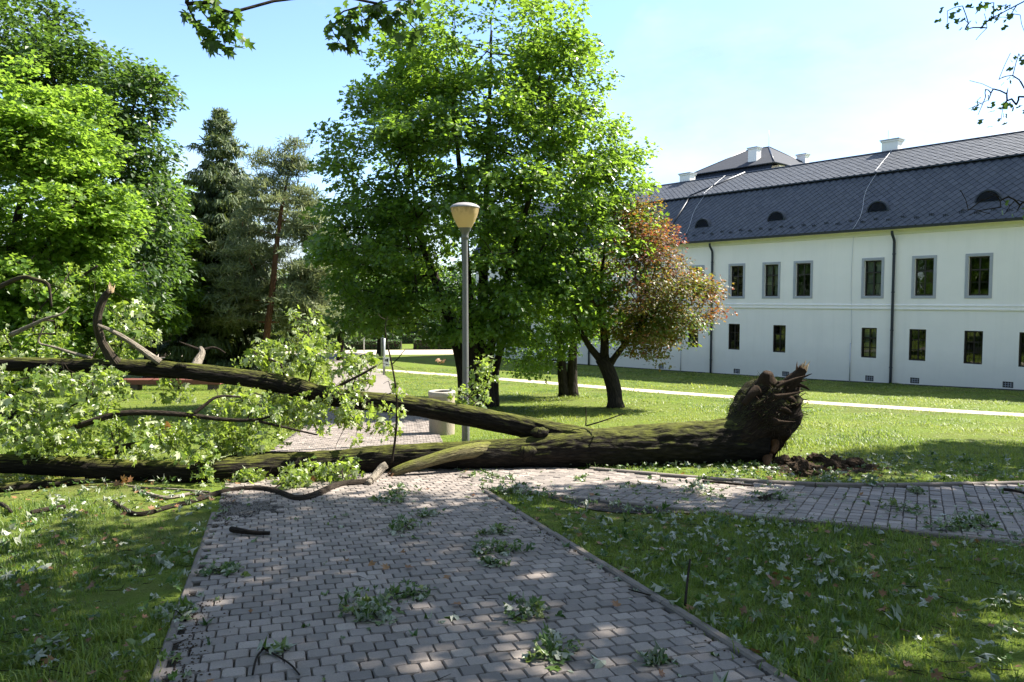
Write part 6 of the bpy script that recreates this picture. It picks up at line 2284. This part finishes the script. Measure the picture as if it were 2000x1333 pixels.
rng = np.random.default_rng(601)
for px, py, w, nl, lb in sprigs:
    g = G(px, py)
    s = pxm(g[1])
    root = thing("leaf_sprig", lb, "leaves", g, group="leafy sprigs torn off by the storm")
    R_ = w * s
    onp = bool(on_path(np.array([g[0]]), np.array([g[1]]))[0])
    z0 = g[2] + (0.035 if onp else 0.045)
    a = rng.uniform(0, 6.283)
    tw = MB()
    ax = np.array([math.cos(a), math.sin(a) * 0.8, 0])
    c = np.array([g[0], g[1], z0])
    q = np.array([c - ax * R_ * 0.9, c - ax * R_ * 0.3 + [0, 0, 0.02], c + ax * R_ * 0.4 + [0, 0, 0.025], c + ax * R_ * 0.9 + [0, 0, 0.01]])
    tw.tube(smooth(q, 2), np.linspace(0.005, 0.002, len(smooth(q, 2))), 5)
    tw.build("twig", M['bark_branch'], root)
    nn = int(nl * 1.9)
    f = rng.uniform(-0.9, 0.95, nn)
    P = c + ax * (f * R_)[:, None] + np.column_stack([rng.normal(0, 0.40 * R_, nn), rng.normal(0, 0.45 * R_, nn), rng.random(nn) ** 2.0 * min(0.09, R_ * 0.4)])
    flip = np.where(rng.random(nn) < 0.4, -1.0, 1.0)
    N0 = np.column_stack([rng.normal(0, 0.42, nn), rng.normal(0, 0.42, nn), np.ones(nn)]) * flip[:, None]
    D0 = np.column_stack([rng.normal(0, 1, (nn, 2)), rng.normal(0.0, 0.22, nn)])
    lf = scatter_mix(MB(), CRUMPLED, P, N0, D0, (0.085 if w < 58 else 0.095) * rng.uniform(0.4, 1.25, nn), np.clip(rng.normal(0.5, 0.28, nn), 0, 1), rng)
    lf.v = [np.column_stack([v_[:, :2], np.maximum(v_[:, 2], tz(v_[:, 1]) + 0.031)]) for v_ in lf.v]
    lf.build("foliage", M['leaf_litter'], root, smooth=False)

# --- sticks
sticks = [
    ([(452, 1047, 6), (470, 1050, 6), (495, 1053, 4.5), (527, 1053, 4)], "thick rotten stick on the path near the left kerb"),
    ([(494, 1333, 2.2), (500, 1300, 2.4), (514, 1282, 2.4), (522, 1275, 2.4)], "bent black twig at the bottom edge of the path"),
    ([(514, 1280, 2), (545, 1298, 2), (568, 1312, 2), (585, 1333, 1.8)], "second black twig forking right at the bottom edge"),
    ([(1372, 948, 2.5), (1410, 951, 2.5), (1440, 954, 2.2), (1472, 957, 2)], "long thin stick along the far side of the side path"),
    ([(1482, 984, 4), (1496, 982, 4.5), (1510, 976, 3.5)], "short dark stick in the middle of the side path"),
    ([(60, 1012, 4), (95, 1006, 5), (128, 1001, 4.5)], "mossy stick lying in the grass at the left"),
    ([(0, 994, 4), (12, 1000, 4), (22, 1010, 3)], "short brown stick at the left picture edge"),
    ([(1338, 1195, 3), (1342, 1175, 2.6), (1347, 1160, 2)], "small dark twig standing in the grass by the kerb"),
    ([(1228, 1163, 1.6), (1260, 1172, 1.6), (1285, 1177, 1.4)], "thin twig lying on the right kerb"),
    ([(1960, 965, 3), (1985, 968, 3), (2000, 972, 2.5)], "dark stick at the right end of the side path"),
]
for L_, lb in sticks:
    q = []
    for k, (px, py, r) in enumerate(L_):
        g = G(px, py)
        up_ = 0.035 + r * pxm(g[1]) + (0.10 * k if "standing" in lb else 0)
        q.append([*(g + [0, 0, up_]), r * pxm(g[1])])
    q = resample(smooth(np.array(q), 2), 0.02)
    o = MB().tube(q[:, :3], q[:, 3], 9, bump=bark_bump(len(lb), 0.15, 0.06)).build("stick", M['bark_branch'], origin=tuple(q[0, :3]))
    tag(o, lb, "stick", "sticks blown onto path and grass")

# --- fine debris: broken twigs in the grass, dirt and crumbs along the kerbs
rng = np.random.default_rng(701)
mb = MB()
for _ in range(900):
    y = 2.8 + 8.0 * rng.random()
    x = rng.uniform(-1, 1) * (y * 0.72)
    onp = bool(on_path(np.array([x]), np.array([y]))[0])
    if onp and rng.random() > 0.15:
        continue
    ln = rng.uniform(0.03, 0.16)
    a = rng.uniform(0, 6.283)
    d = np.array([math.cos(a), math.sin(a), -0.076 * math.sin(a)]) * ln
    c = np.array([x, y, float(tz(y)) + (0.032 if onp else rng.uniform(0.02, 0.05))])
    mb.tube([c - d / 2, c + rng.normal(0, 0.006, 3), c + d / 2], [0.0022, 0.0024, 0.0012], 4, cap=False)
tag(mb.build("twig_litter", M['bark_branch']), "short broken twigs littering grass and paving", "twigs", kind="stuff")
mb = MB()
for _ in range(2600):
    s_ = rng.uniform(2.0, 9.6)
    left = rng.random() < 0.6
    e_ = (E0 + abs(rng.normal(0, 0.09))) if left else (E1 + 0.06 - rng.normal(0.02, 0.06))
    if fbm(np.array([[s_ * 0.9, 3.0 if left else 8.0, 0]]), 2, 31)[0] < -0.05:
        continue
    p = se(s_, e_)
    r = rng.uniform(0.003, 0.011)
    b = np.array([(r, 0, 0), (0, r, 0), (-r, 0, 0), (0, -r, 0), (0, 0, r * 0.7)]) * rng.uniform(0.5, 1.3, (5, 1))
    mb.add(b + [p[0], p[1], float(tz(p[1])) + 0.027], np.array([(0, 1, 4), (1, 2, 4), (2, 3, 4), (3, 0, 4)]), rng.random())
tag(mb.build("kerb_dirt", M['soil'], smooth=False), "dirt and crumbs gathered along the path edges", "dirt", kind="stuff")
